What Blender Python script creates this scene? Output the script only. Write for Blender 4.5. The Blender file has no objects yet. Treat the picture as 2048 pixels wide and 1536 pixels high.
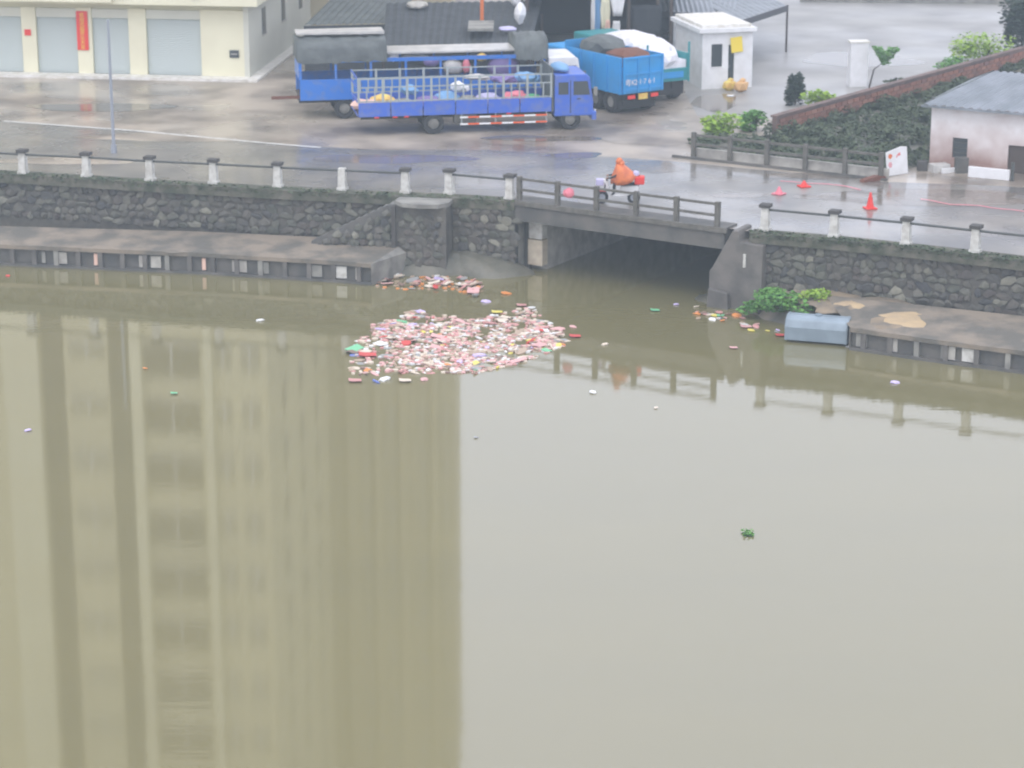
import bpy, bmesh, math, random
from mathutils import noise as mnoise
from mathutils import Vector, Matrix, Euler
R = random.Random(7)
S = bpy.context.scene
COL = S.collection
rad = math.radians

# ------------------------------------------------------------------ camera, sky, sun, exposure
ROAD = 2.82                      # road level above the water (z = 0)
CZ, PITCH, FOC = 23.52, rad(16.6), 5000.0
cam = bpy.data.cameras.new('camera'); co = bpy.data.objects.new('camera', cam); COL.objects.link(co)
co.location = (0, 0, CZ); co.rotation_euler = (math.pi/2 - PITCH, 0, 0)
cam.sensor_width = 36; cam.lens = FOC/2048*36; cam.clip_start = 1; cam.clip_end = 5000
cam.dof.use_dof = True; cam.dof.focus_distance = 46; cam.dof.aperture_fstop = 1.5
S.camera = co
S.render.resolution_x, S.render.resolution_y = 1024, 768

w = bpy.data.worlds.new('World'); S.world = w; w.use_nodes = True
nt = w.node_tree; nt.nodes.clear()
out = nt.nodes.new('ShaderNodeOutputWorld'); bg = nt.nodes.new('ShaderNodeBackground')
sky = nt.nodes.new('ShaderNodeTexSky'); sky.sky_type = 'NISHITA'; sky.sun_disc = False
SUN_EL, SUN_ROT = rad(58), rad(200)
sky.sun_elevation = SUN_EL; sky.sun_rotation = SUN_ROT
sky.air_density = 1.0; sky.dust_density = 3.0
hs = nt.nodes.new('ShaderNodeHueSaturation'); hs.inputs['Saturation'].default_value = 0.25
mx = nt.nodes.new('ShaderNodeMix'); mx.data_type = 'RGBA'; mx.inputs[0].default_value = 0.6
mx.inputs[7].default_value = (12.4, 12.6, 14.4, 1)          # the cloud layer
nt.links.new(sky.outputs[0], hs.inputs['Color']); nt.links.new(hs.outputs[0], mx.inputs[6])
nt.links.new(mx.outputs[2], bg.inputs[0]); nt.links.new(bg.outputs[0], out.inputs[0])
bg.inputs[1].default_value = 0.13
sl = bpy.data.lights.new('sun', 'SUN'); sl.energy = 0.5; sl.angle = rad(30); sl.color = (1, .97, .93)
so = bpy.data.objects.new('sun', sl); COL.objects.link(so)
so.rotation_euler = (math.pi/2 - SUN_EL, 0, math.pi - SUN_ROT + rad(0))
S.view_settings.view_transform = 'Standard'; S.view_settings.look = 'None'
S.view_settings.exposure = 0.36; S.view_settings.gamma = 1
S.cycles.max_bounces = 6; S.cycles.volume_bounces = 1

# ------------------------------------------------------------------ plan positions
sP, cP = math.sin(PITCH), math.cos(PITCH)
def G(px, py, z=ROAD):
    """ground point under a survey mark, on the level z"""
    a, v = (px-1024)/FOC, (768-py)/FOC
    dy, dz = cP + v*sP, -sP + v*cP
    t = (z-CZ)/dz
    return Vector((a*t, dy*t, z))
def HZ(p, py):
    """height of the level line py above plan point p"""
    v = (768-py)/FOC
    return CZ + (v*p.y*cP - p.y*sP)/(cP + v*sP)
def lin(pts, x):
    for (x0, y0), (x1, y1) in zip(pts, pts[1:]):
        if x <= x1 or (x1, y1) == pts[-1]: return y0 + (y1-y0)*(x-x0)/(x1-x0)

# ------------------------------------------------------------------ materials
def mat(name, col, rough=.6, col2=None, scale=1.5, bump=0, bscale=8, spec=.5, metal=0, rnd=None, rough2=None, det=5, lo=.35, hi=.65):
    m = bpy.data.materials.new(name); m.use_nodes = True
    t = m.node_tree; b = t.nodes['Principled BSDF']; L = t.links.new
    b.inputs['Base Color'].default_value = (*col, 1); b.inputs['Roughness'].default_value = rough
    b.inputs['Specular IOR Level'].default_value = spec; b.inputs['Metallic'].default_value = metal
    g = t.nodes.new('ShaderNodeNewGeometry')
    if rnd:
        oi = t.nodes.new('ShaderNodeObjectInfo'); r = t.nodes.new('ShaderNodeValToRGB')
        e = r.color_ramp.elements; e[0].color = (*rnd[0], 1); e[1].color = (*rnd[-1], 1)
        for i, c in enumerate(rnd[1:-1]): x = e.new((i+1)/(len(rnd)-1)); x.color = (*c, 1)
        L(oi.outputs['Random'], r.inputs[0]); L(r.outputs[0], b.inputs['Base Color'])
    if col2 or rough2 is not None:
        n = t.nodes.new('ShaderNodeTexNoise'); n.inputs['Scale'].default_value = scale; n.inputs['Detail'].default_value = det
        L(g.outputs['Position'], n.inputs['Vector'])
        mr = t.nodes.new('ShaderNodeMapRange'); mr.inputs[1].default_value = lo; mr.inputs[2].default_value = hi
        L(n.outputs[0], mr.inputs[0])
        if col2:
            mi = t.nodes.new('ShaderNodeMix'); mi.data_type = 'RGBA'
            mi.inputs[6].default_value = (*col, 1); mi.inputs[7].default_value = (*col2, 1)
            L(mr.outputs[0], mi.inputs[0])
            if rnd:
                mi2 = t.nodes.new('ShaderNodeMix'); mi2.data_type = 'RGBA'; mi2.blend_type = 'MULTIPLY'; mi2.inputs[0].default_value = .7
                L(r.outputs[0], mi2.inputs[6]); L(mi.outputs[2], mi2.inputs[7]); L(mi2.outputs[2], b.inputs['Base Color'])
            else: L(mi.outputs[2], b.inputs['Base Color'])
        if rough2 is not None:
            n2 = t.nodes.new('ShaderNodeTexNoise'); n2.inputs['Scale'].default_value = scale*.6; n2.inputs['Detail'].default_value = 4
            mv = t.nodes.new('ShaderNodeVectorMath'); mv.operation = 'ADD'; mv.inputs[1].default_value = (31, 7, 3)
            L(g.outputs['Position'], mv.inputs[0]); L(mv.outputs[0], n2.inputs['Vector'])
            m2 = t.nodes.new('ShaderNodeMapRange'); m2.inputs[1].default_value = .38; m2.inputs[2].default_value = .62
            m2.inputs[3].default_value = rough; m2.inputs[4].default_value = rough2
            L(n2.outputs[0], m2.inputs[0]); L(m2.outputs[0], b.inputs['Roughness'])
    if bump:
        n = t.nodes.new('ShaderNodeTexNoise'); n.inputs['Scale'].default_value = bscale; n.inputs['Detail'].default_value = 3
        L(g.outputs['Position'], n.inputs['Vector'])
        bp = t.nodes.new('ShaderNodeBump'); bp.inputs['Strength'].default_value = 1; bp.inputs['Distance'].default_value = bump
        L(n.outputs[0], bp.inputs['Height']); L(bp.outputs[0], b.inputs['Normal'])
    return m
M = {}
M['road'] = mat('wet_asphalt', (.13,.125,.12), .10, (.24,.22,.19), .35, .003, 9, .8, rough2=.36)
M['yard'] = mat('wet_muddy_concrete', (.42,.36,.29), .15, (.17,.14,.115), .30, .004, 7, .6, rough2=.5, det=9, lo=.40, hi=.62)
M['court'] = mat('wet_pale_concrete', (.34,.33,.31), .3, (.24,.23,.22), .3, .004, 7, .5, rough2=.55)
M['puddle'] = mat('puddle_water', (.20,.17,.14), .12, (.15,.13,.11), 1.2, .0006, 12)
M['marking'] = mat('worn_white_line', (.75,.75,.72), .5, (.4,.4,.38), 3, lo=.5, hi=.8)
M['conc'] = mat('weathered_concrete', (.30,.29,.26), .8, (.17,.165,.15), 1.6, .01, 14)
M['conc_pale'] = mat('pale_concrete', (.5,.48,.43), .75, (.33,.31,.28), 2.2, .006, 16)
M['conc_dark'] = mat('dark_concrete', (.085,.085,.08), .7, (.14,.13,.115), 1.3, .01, 12)
M['brown_conc'] = mat('brown_stained_concrete', (.17,.155,.14), .8, (.10,.095,.088), 1.3, .012, 10)
M['moss'] = mat('mossy_coping', (.06,.07,.045), .9, (.15,.14,.11), 2.2, .02, 14)
M['mortar'] = mat('dark_mortar', (.08,.077,.07), .9, (.13,.12,.10), 2, .02, 12)
M['stone'] = mat('rubble_stone', (.6,.6,.62), .85, (1,.98,.92), 2.2, .015, 18, det=7, rnd=[(.08,.082,.085),(.12,.115,.10),(.14,.135,.115),(.11,.095,.085),(.17,.165,.14),(.10,.105,.085),(.28,.27,.22)])
M['post'] = mat('whitewashed_post', (.62,.61,.57), .7, (.40,.38,.34), 5, .004, 20, lo=.4, hi=.75)
M['cap'] = mat('dark_post_cap', (.07,.065,.06), .8)
M['rail'] = mat('dark_iron_rail', (.07,.075,.07), .6)
M['bridge_rail'] = mat('mossy_concrete_rail', (.10,.095,.08), .8, (.15,.14,.12), 4)
M['mud'] = mat('river_mud', (.16,.15,.115), .55, (.085,.085,.065), 1.1, .03, 6)
M['silt'] = mat('platform_silt', (.26,.215,.165), .7, (.13,.12,.10), .8, .03, 5, det=8, lo=.4, hi=.6)
M['sandy'] = mat('sandy_silt', (.30,.23,.15), .75, (.17,.145,.115), 1.4, .03, 6, det=8)
M['peach_block'] = mat('buff_painted_block', (.66,.58,.45), .7, (.5,.42,.32), 3, .006, 16)
M['sand'] = mat('tan_sand', (.50,.37,.21), .8, (.40,.30,.19), 2, .02, 9)
M['cream'] = mat('cream_render', (.76,.73,.54), .7, (.68,.64,.47), .4)
M['cream_old'] = mat('weathered_cream_render', (.66,.61,.42), .8, (.58,.53,.37), .35)
M['side_wall'] = mat('grey_cream_render', (.62,.62,.53), .7, (.56,.56,.48), .4)
M['tower2'] = mat('tan_render', (.55,.50,.35), .8, (.49,.44,.31), .3)
M['shutter'] = mat('pale_green_shutter', (.55,.60,.58), .5)
M['white'] = mat('white_paint', (.80,.80,.81), .6, (.70,.70,.70), 2)
M['kerb'] = mat('white_kerb', (.78,.76,.72), .6, (.6,.57,.5), 3)
M['glass'] = mat('dark_window_glass', (.05,.06,.065), .15)
M['glass_t'] = mat('tower_glass_and_recess', (.13,.105,.06), .3)
M['glass_s'] = mat('pale_window_glass', (.33,.30,.21), .3)  # paler even tone, close to the wall, for small tower windows
M['red'] = mat('red_cloth', (.75,.04,.03), .5)
M['yellow'] = mat('yellow_print', (.85,.65,.06), .5)
M['orange'] = mat('orange_plastic', (.75,.20,.04), .5, (.6,.13,.03), 4)
M['gold'] = mat('yellow_orange_sacks', (.70,.42,.10), .6, (.75,.60,.15), 5)
M['tan_sack'] = mat('tan_orange_sack', (.66,.40,.18), .7)
M['black'] = mat('black_rubber', (.025,.025,.027), .8)
M['dark'] = mat('interior_shade_black', (.03,.034,.04), .9)  # near-black that stands for shade inside the shed and culvert
M['timber'] = mat('dark_timber', (.08,.06,.05), .8)
M['rust'] = mat('rusty_steel', (.16,.06,.035), .8)
M['blueA'] = mat('indigo_blue_paint', (.045,.13,.56), .35, (.13,.18,.42), 3, lo=.45, hi=.75, det=9)
M['blueB'] = mat('royal_blue_paint', (.02,.17,.60), .35, (.10,.19,.45), 3, lo=.45, hi=.75, det=9)
M['teal'] = mat('cyan_blue_paint', (.015,.30,.68), .4, (.03,.26,.56), 1.5, lo=.4, hi=.75)
M['tealdk'] = mat('green_teal_paint', (.02,.25,.27), .4)
M['tarp'] = mat('grey_green_tarpaulin', (.12,.135,.13), .6, (.075,.085,.085), 1.4, .03, 3)
M['tarp_dk'] = mat('black_green_tarpaulin', (.03,.036,.042), .75, (.05,.056,.062), 1.2, .03, 3)
M['tarp_lt'] = mat('wet_pale_tarpaulin', (.45,.44,.42), .35, (.6,.58,.55), 2, .01, 5)
M['tarp_wh'] = mat('white_sheet', (.84,.82,.86), .55, (.7,.68,.72), 3, .03, 3)
M['slat'] = mat('grey_green_slats', (.34,.38,.38), .6)
M['stripe'] = mat('red_white_stripe', (.8,.8,.8), .5)
M['roof'] = mat('grey_sheet_roof', (.24,.26,.29), .45, (.17,.19,.21), 1.0, .01, 4)
M['roof_dk'] = mat('dark_roof_trim', (.08,.08,.09), .7)
M['brick'] = mat('red_brick', (.8,.8,.8), .85, (1,1,1), 3, .004, 25, rnd=[(.24,.10,.07),(.34,.15,.10),(.28,.13,.09),(.20,.10,.08),(.38,.19,.13)])
M['mort2'] = mat('brick_mortar', (.20,.13,.11), .9, (.12,.09,.08), 1.5)
M['leaf'] = mat('hedge_leaves', (.06,.085,.05), .7, (.11,.135,.075), 2.2, spec=.2)
M['leaf_dk'] = mat('dark_leaves', (.022,.04,.028), .7, (.045,.065,.04), 1.8, spec=.2)
M['leaf_lt'] = mat('lime_leaves', (.36,.52,.06), .6, (.20,.34,.05), 3, spec=.3)
M['leaf_md'] = mat('green_leaves', (.09,.24,.06), .6, (.16,.34,.07), 3, spec=.3)
M['bark'] = mat('bark', (.07,.05,.04), .9)
M['tank'] = mat('blue_grey_steel', (.27,.33,.38), .4, (.20,.25,.29), 1.5, .004, 9)
M['skin'] = mat('skin', (.45,.26,.18), .6)
M['raincoat'] = mat('orange_raincoat', (.70,.19,.05), .45, (.55,.13,.05), 5, .01, 9)
M['pink'] = mat('pink_plastic', (.72,.20,.25), .4)
M['purple'] = mat('purple_cloth', (.20,.15,.36), .6)
M['ltblue'] = mat('light_blue_plastic', (.16,.34,.58), .4)
M['lav'] = mat('lavender_plastic', (.5,.47,.68), .4)
M['green'] = mat('green_plastic', (.08,.38,.16), .5)
M['peach'] = mat('peach_foam', (.78,.52,.42), .6)
M['pole'] = mat('galvanised_pole', (.30,.32,.36), .5)
# stained wall of the little house: white above, brown-pink splash at the foot (dirt that stays put)
m = mat('stained_whitewash', (.84,.81,.80), .75, (.72,.66,.64), 1.3, .004, 12); M['stain'] = m
t = m.node_tree; b = t.nodes['Principled BSDF']; src = b.inputs['Base Color'].links[0].from_socket
g = t.nodes.new('ShaderNodeNewGeometry'); sx = t.nodes.new('ShaderNodeSeparateXYZ'); n = t.nodes.new('ShaderNodeTexNoise')
n.inputs['Scale'].default_value = 1.1; n.inputs['Detail'].default_value = 5
ad = t.nodes.new('ShaderNodeMath'); ad.operation = 'MULTIPLY_ADD'; ad.inputs[1].default_value = 1.8
mr = t.nodes.new('ShaderNodeMapRange'); mr.inputs[1].default_value = ROAD+2.75; mr.inputs[2].default_value = ROAD+1.1
mr.inputs[3].default_value = 0; mr.inputs[4].default_value = 1
mi = t.nodes.new('ShaderNodeMix'); mi.data_type = 'RGBA'; mi.inputs[7].default_value = (.34,.22,.19,1)
L = t.links.new; L(g.outputs['Position'], sx.inputs[0]); L(g.outputs['Position'], n.inputs['Vector'])
L(n.outputs[0], ad.inputs[0]); L(sx.outputs['Z'], ad.inputs[2]); L(ad.outputs[0], mr.inputs[0])
L(mr.outputs[0], mi.inputs[0]); L(src, mi.inputs[6]); L(mi.outputs[2], b.inputs['Base Color'])
# red / white conspicuity stripes along the guard rails
m = M['stripe']; t = m.node_tree; b = t.nodes['Principled BSDF']
tc = t.nodes.new('ShaderNodeTexCoord'); sx = t.nodes.new('ShaderNodeSeparateXYZ'); mt = t.nodes.new('ShaderNodeMath'); mt.operation = 'MODULO'
mt.inputs[1].default_value = 1.0; gt = t.nodes.new('ShaderNodeMath'); gt.operation = 'GREATER_THAN'; gt.inputs[1].default_value = .5
mi = t.nodes.new('ShaderNodeMix'); mi.data_type = 'RGBA'; mi.inputs[6].default_value = (.85,.85,.85,1); mi.inputs[7].default_value = (.8,.12,.03,1)
L = t.links.new; L(tc.outputs['Object'], sx.inputs[0]); L(sx.outputs['X'], mt.inputs[0]); L(mt.outputs[0], gt.inputs[0])
L(gt.outputs[0], mi.inputs[0]); L(mi.outputs[2], b.inputs['Base Color'])
# river water
def water_mat():
    m = bpy.data.materials.new('muddy_river_water'); m.use_nodes = True; t = m.node_tree; b = t.nodes['Principled BSDF']; L = t.links.new
    b.inputs['Roughness'].default_value = .045; b.inputs['IOR'].default_value = 1.95
    g = t.nodes.new('ShaderNodeNewGeometry')
    n = t.nodes.new('ShaderNodeTexNoise'); n.inputs['Scale'].default_value = .16; n.inputs['Detail'].default_value = 9
    mq = t.nodes.new('ShaderNodeMapping'); mq.inputs['Scale'].default_value = (.5, 1.6, 1); L(g.outputs['Position'], mq.inputs['Vector']); L(mq.outputs[0], n.inputs['Vector'])
    mi = t.nodes.new('ShaderNodeMix'); mi.data_type = 'RGBA'; mi.inputs[6].default_value = (.205,.180,.082,1); mi.inputs[7].default_value = (.175,.158,.078,1)
    L(n.outputs[0], mi.inputs[0]); L(mi.outputs[2], b.inputs['Base Color'])
    mp = t.nodes.new('ShaderNodeMapping'); mp.inputs['Scale'].default_value = (.45, 2.0, 1)
    L(g.outputs['Position'], mp.inputs['Vector'])
    n1 = t.nodes.new('ShaderNodeTexNoise'); n1.inputs['Scale'].default_value = 2.4; n1.inputs['Detail'].default_value = 3
    L(mp.outputs[0], n1.inputs['Vector'])
    bp = t.nodes.new('ShaderNodeBump'); bp.inputs['Strength'].default_value = 1; bp.inputs['Distance'].default_value = .0014
    L(n1.outputs[0], bp.inputs['Height']); L(bp.outputs[0], b.inputs['Normal'])
    return m
M['water'] = water_mat()

# ------------------------------------------------------------------ mesh helpers
class MB:
    def __init__(s): s.v = []; s.f = []
    def add(s, vs, fs):
        o = len(s.v); s.v += [tuple(v) for v in vs]; s.f += [tuple(o+i for i in f) for f in fs]; return s
    def box(s, x0, x1, y0, y1, z0, z1):
        return s.add([(x,y,z) for z in (z0,z1) for x,y in ((x0,y0),(x1,y0),(x1,y1),(x0,y1))],
                     [(3,2,1,0),(4,5,6,7),(0,1,5,4),(1,2,6,5),(2,3,7,6),(3,0,4,7)])
    def prism(s, poly, z0, z1):
        n = len(poly); vs = [(*p[:2], z0) for p in poly]+[(*p[:2], z1) for p in poly]
        return s.add(vs, [tuple(range(n-1,-1,-1)), tuple(range(n,2*n))]+[(i,(i+1)%n,n+(i+1)%n,n+i) for i in range(n)])
    def side(s, poly, y0, y1):                       # profile in x,z pushed from y0 to y1
        n = len(poly); vs = [(p[0], y0, p[1]) for p in poly]+[(p[0], y1, p[1]) for p in poly]
        return s.add(vs, [tuple(range(n)), tuple(range(2*n-1,n-1,-1))]+[(i,n+i,n+(i+1)%n,(i+1)%n) for i in range(n)])
    def cyl(s, a, b, r0, r1=None, n=10):
        r1 = r0 if r1 is None else r1; a = Vector(a); b = Vector(b); d = (b-a).normalized()
        u = d.orthogonal().normalized(); w_ = d.cross(u)
        vs = [c + (u*math.cos(k*2*math.pi/n)+w_*math.sin(k*2*math.pi/n))*r for c, r in ((a,r0),(b,r1)) for k in range(n)]
        return s.add(vs, [tuple(range(n-1,-1,-1)), tuple(range(n,2*n))]+[(i,(i+1)%n,n+(i+1)%n,n+i) for i in range(n)])
    def blob(s, c, r, jit=.25, sub=1, rng=R):
        bm = bmesh.new(); bmesh.ops.create_icosphere(bm, subdivisions=sub, radius=1)
        vs = []
        for v in bm.verts:
            k = 1 + rng.uniform(-jit, jit); vs.append((c[0]+v.co.x*r[0]*k, c[1]+v.co.y*r[1]*k, c[2]+v.co.z*r[2]*k))
        s.add(vs, [tuple(v.index for v in f.verts) for f in bm.faces]); bm.free(); return s
    def mesh(s, name, m, smooth=False):
        me = bpy.data.meshes.new(name); me.from_pydata(s.v, [], s.f); me.validate(); me.materials.append(M[m])
        bm = bmesh.new(); bm.from_mesh(me); bmesh.ops.recalc_face_normals(bm, faces=bm.faces); bm.to_mesh(me); bm.free()
        if smooth: me.polygons.foreach_set('use_smooth', [True]*len(me.polygons))
        return me
def tag(o, label=None, cat=None, group=None, kind=None):
    if label: o['label'] = label
    if cat: o['category'] = cat
    if group: o['group'] = group
    if kind: o['kind'] = kind
    return o
def link(name, me, parent=None, loc=None, rot=None, sc=None):
    o = bpy.data.objects.new(name, me); COL.objects.link(o)
    if parent: o.parent = parent
    if loc is not None: o.location = loc
    if rot is not None: o.rotation_euler = rot
    if sc is not None: o.scale = sc
    return o
def obj(name, mb, m, parent=None, loc=None, smooth=False, bev=0, rot=None):
    o = link(name, mb.mesh(name, m, smooth), parent, loc, rot)
    if bev:
        md = o.modifiers.new('bevel', 'BEVEL'); md.width = bev; md.segments = 2
    return o
def thing(name, loc, rz, label, cat, group=None, kind=None):
    o = bpy.data.objects.new(name, None); COL.objects.link(o); o.location = loc; o.rotation_euler = (0,0,rz)
    o.empty_display_size = .3
    return tag(o, label, cat, group, kind)
def text_mesh(name, cu, parent, loc):
    t_ = bpy.data.objects.new('text', cu); COL.objects.link(t_); bpy.context.view_layer.update()
    me = bpy.data.meshes.new_from_object(t_.evaluated_get(bpy.context.evaluated_depsgraph_get())); bpy.data.objects.remove(t_)
    return link(name, me, parent, loc, (math.pi/2,0,0))
def copy_tree(o, parent=None):
    c = o.copy(); COL.objects.link(c); c.parent = parent
    for ch in [x for x in o.children]: copy_tree(ch, c)
    return c
def ang(a, b): return math.atan2(b.y-a.y, b.x-a.x)
def flat(z, p): return Vector((p.x, p.y, z))

# ------------------------------------------------------------------ embankment lines (plan, from survey marks at road level)
LE = [(-420,330),(47,351),(301,367),(556,381),(760,391),(905,397),(1030,404)]
BR = [(1030,404),(1440,459)]
RE = [(1440,459),(1500,467),(1668,481),(1812,496),(1950,511),(2420,565)]
def P3(t): return G(t[0], t[1], ROAD)
front = [P3(t) for t in LE] + [P3(BR[1])] + [P3(t) for t in RE[1:]]
def offs(pts, d):
    o = []
    for i, p in enumerate(pts):
        a = pts[max(i-1,0)]; b = pts[min(i+1,len(pts)-1)]; v = (b-a).normalized(); o.append(p + Vector((-v.y, v.x, 0))*d)
    return o
back = offs(front, .3)

# ------------------------------------------------------------------ setting sheets
gl = back
far = [Vector((p.x*6, 900, ROAD)) for p in gl]
mb = MB()
full = [Vector((-500, gl[0].y+20, ROAD))] + gl + [Vector((500, gl[-1].y-60, ROAD))]
farf = [Vector((-900,900,ROAD))] + [Vector((-300+600*i/(len(gl)-1), 900, ROAD)) for i in range(len(gl))] + [Vector((900,900,ROAD))]
n_ = len(full)
mb.add(full+farf, [(i,i+1,n_+i+1,n_+i) for i in range(n_-1)])
tag(obj('ground', mb, 'yard'), kind='structure')
rp = [G(x,y) for x,y in [(-420,224),(5,243),(270,262),(520,287),(760,300),(980,300),(1180,312),(1340,322),(1770,364),(2000,372),(2420,398)]]
rd = offs(front, .45)
mb = MB(); mb.add([flat(ROAD+.004,p) for p in rd]+[flat(ROAD+.004,p) for p in reversed(rp)], [tuple(range(len(rd)+len(rp)))])
tag(obj('road', mb, 'road'), kind='structure')
def sheet(name, pts, m, z): 
    mb = MB(); mb.add([flat(z, G(x,y)) for x,y in pts], [tuple(range(len(pts)))])
    return tag(obj(name, mb, m), kind='structure')
sheet('courtyard', [(1395,232),(1560,238),(2060,90),(2500,60),(2500,-120),(1300,-120),(1340,60),(1372,190)], 'court', ROAD+.004)
def patch(name, cx, cy, rx, ry, m, z, seed, jag=.25):
    r = random.Random(seed); n = 26; ph = [r.uniform(0,6.28) for _ in range(3)]
    pts = []
    for i in range(n):
        a = 2*math.pi*i/n; k = 1 + jag*(.5*math.sin(2*a+ph[0])+.35*math.sin(3*a+ph[1])+.3*math.sin(5*a+ph[2]))
        pts.append((cx+rx*k*math.cos(a), cy-ry*k*math.sin(a)))
    return sheet(name, pts, m, z)
patch('puddle', 1150, 311, 50, 7, 'puddle', ROAD+.008, 1)
patch('puddle', 1480, 391, 62, 5, 'puddle', ROAD+.008, 2)
patch('puddle', 1300, 335, 60, 14, 'puddle', ROAD+.008, 3)
patch('puddle', 780, 318, 150, 10, 'puddle', ROAD+.008, 4)
patch('puddle', 1840, 395, 240, 16, 'puddle', ROAD+.008, 5)
patch('puddle', 1430, 205, 50, 16, 'puddle', ROAD+.010, 6)
patch('puddle', 1080, 277, 110, 6, 'puddle', ROAD+.012, 7)
patch('puddle', 200, 215, 130, 9, 'puddle', ROAD+.012, 8)
patch('puddle', 1640, 352, 120, 6, 'puddle', ROAD+.008, 9)
patch('puddle', 1720, 120, 120, 14, 'puddle', ROAD+.010, 10)
patch('mud_patch', 1280, 270, 90, 22, 'sand_mud' if 'sand_mud' in M else 'yard', ROAD+.009, 11)
patch('mud_patch', 330, 275, 160, 9, 'yard', ROAD+.008, 12)
patch('mud_patch', 130, 322, 130, 8, 'yard', ROAD+.008, 13)
a, b_ = G(5,243), G(530,287)
mb = MB(); q = [a, G(270,262.5), b_, G(640,296)]
o_ = offs(q, .16); mb.add([flat(ROAD+.012,p) for p in q+o_], [(0,1,5,4),(1,2,6,5),(2,3,7,6)])
tag(obj('road_marking', mb, 'marking'), kind='structure')
mb = MB(); mb.add([(-400,-60,0),(400,-60,0),(400,128,0),(-400,128,0)], [(0,1,2,3)])
tag(obj('river_water', mb, 'water'), kind='structure')
mb = MB(); mb.add([(-400,-60,-1.2),(400,-60,-1.2),(400,128,-1.2),(-400,128,-1.2)], [(0,1,2,3)])
tag(obj('river_bed', mb, 'mud'), kind='structure')

# ------------------------------------------------------------------ rubble stones
STV = []
for k in range(10):
    r = random.Random(100+k); s_ = MB(); s_.blob((0,0,0), (.5,.5,.5), .30, 1, r); STV.append(s_.mesh('stone', 'stone'))
def rubble(parent, x0, x1, zb, zt, y, sw=.42, sh=.31, lean=0):
    """rubble masonry between x0..x1; zb, zt: functions of x"""
    row = 0; z = min(zb(x0), zb(x1))
    while z < max(zt(x0), zt(x1)):
        x = x0 + (sw/2 if row % 2 else 0)
        while x < x1:
            w_ = sw*R.uniform(.62,1.15); cx = x + w_/2; cz = z + sh/2 + R.uniform(-.05,.05)
            if cx < x1 and zb(cx)+.02 < cz < zt(cx)-.06:
                link('stone', R.choice(STV), parent, (cx, y + lean*(cz) - R.uniform(0,.03), cz),
                     (R.uniform(-.2,.2), R.uniform(-.5,.5), R.uniform(-.2,.2)), (w_*1.12, .24, sh*R.uniform(.9,1.25)))
            x += w_*.98
        z += sh*.93; row += 1

PZ = .85          # platform level
# left wall
a = P3(LE[0]); segs = [P3(t) for t in LE]
wall = thing('retaining_wall', (0,0,0), 0, 'long rubble retaining wall of dark river stones left of the concrete stair', 'wall')
bk = offs(segs, .9)
mb = MB()
fr = offs(segs, .10)
N = len(segs)
mb.add([flat(-1,p) for p in fr]+[flat(ROAD-.3,p) for p in fr]+[flat(-1,p) for p in bk]+[flat(ROAD-.3,p) for p in bk],
       [(i,i+1,N+i+1,N+i) for i in range(N-1)]+[(N+i,N+i+1,3*N+i+1,3*N+i) for i in range(N-1)]+[(N-1,3*N-1,4*N-1,2*N-1)])
obj('core', mb, 'mortar', wall)
def strip(pts, d0, d1, z0, z1, name, m, parent, jit=0):
    A = offs(pts, d0); B = offs(pts, d1); n = len(pts); mb = MB()
    mb.add([flat(z0,p) for p in A]+[flat(z1,p) for p in A]+[flat(z0,p) for p in B]+[flat(z1,p) for p in B],
           [(i,i+1,n+i+1,n+i) for i in range(n-1)]+[(n+i,n+i+1,3*n+i+1,3*n+i) for i in range(n-1)]+[(2*n+i,i,i+1,2*n+i+1)[::1] for i in range(n-1)]
           +[(2*n+i,3*n+i,3*n+i+1,2*n+i+1) for i in range(n-1)]+[(0,n,3*n,2*n),(n-1,2*n-1,4*n-1,3*n-1)])
    return obj(name, mb, m, parent)
def dense(pts, step=.5):
    o = []
    for a, b in zip(pts, pts[1:]):
        k = max(1, int((b-a).length/step)); o += [a.lerp(b, i/k) for i in range(k)]
    return o+[pts[-1]]
strip(segs, -.12, .62, ROAD-.32, ROAD+.05, 'coping', 'moss', wall)
# stones along each straight piece of the left wall (in view)
def wall_stones(pts, parent, zb, x_from=-30, x_to=3000):
    for a, b in zip(pts, pts[1:]):
        L_ = (b-a).length; e = thing_dummy = None
        u = (b-a).normalized(); nrm = Vector((-u.y,u.x,0)); sw, sh = .44, .31
        z = zb; row = 0
        while z < ROAD-.36:
            x = (sw/2 if row%2 else 0)
            while x < L_-.1:
                w_ = sw*R.uniform(.5,1.35); p = a + u*(x+w_/2) + nrm*(.09-R.uniform(0,.04))
                d = p.y*cP + (CZ-z)*sP; px = 1024+p.x/d*FOC
                if x_from < px < x_to:
                    o = link('stone', R.choice(STV), parent, (p.x,p.y,z+sh/2+R.uniform(-.04,.04)), (R.uniform(-.15,.15), R.uniform(-.5,.5), ang(a,b)+R.uniform(-.15,.15)), (w_*1.12,.13,sh*R.uniform(.7,1.4)))
                x += w_*.98
            z += sh*.93; row += 1
wall_stones(segs[:5], wall, 1.05, -20, 745)
# middle wall between landing and bridge
wall2 = thing('retaining_wall', (0,0,0), 0, 'short rubble wall between the stair landing and the road bridge', 'wall')
ms = [P3((905,397)), P3((1030,404))]
strip(ms, -.02, .5, -.8, ROAD-.34, 'core', 'mortar', wall2)
wall_stones([p for p in offs(ms,-.12)], wall2, .5)
# right wall
wall3 = thing('retaining_wall', (0,0,0), 0, 'rubble retaining wall under the right-hand railing, right of the bridge', 'wall')
rs = [P3(t) for t in RE[1:]]
strip(rs, .10, .9, -1, ROAD-.3, 'core', 'mortar', wall3)
strip(rs, -.12, .62, ROAD-.32, ROAD+.05, 'coping', 'moss', wall3)
wall_stones(rs, wall3, .75, 1480, 2075)
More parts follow.
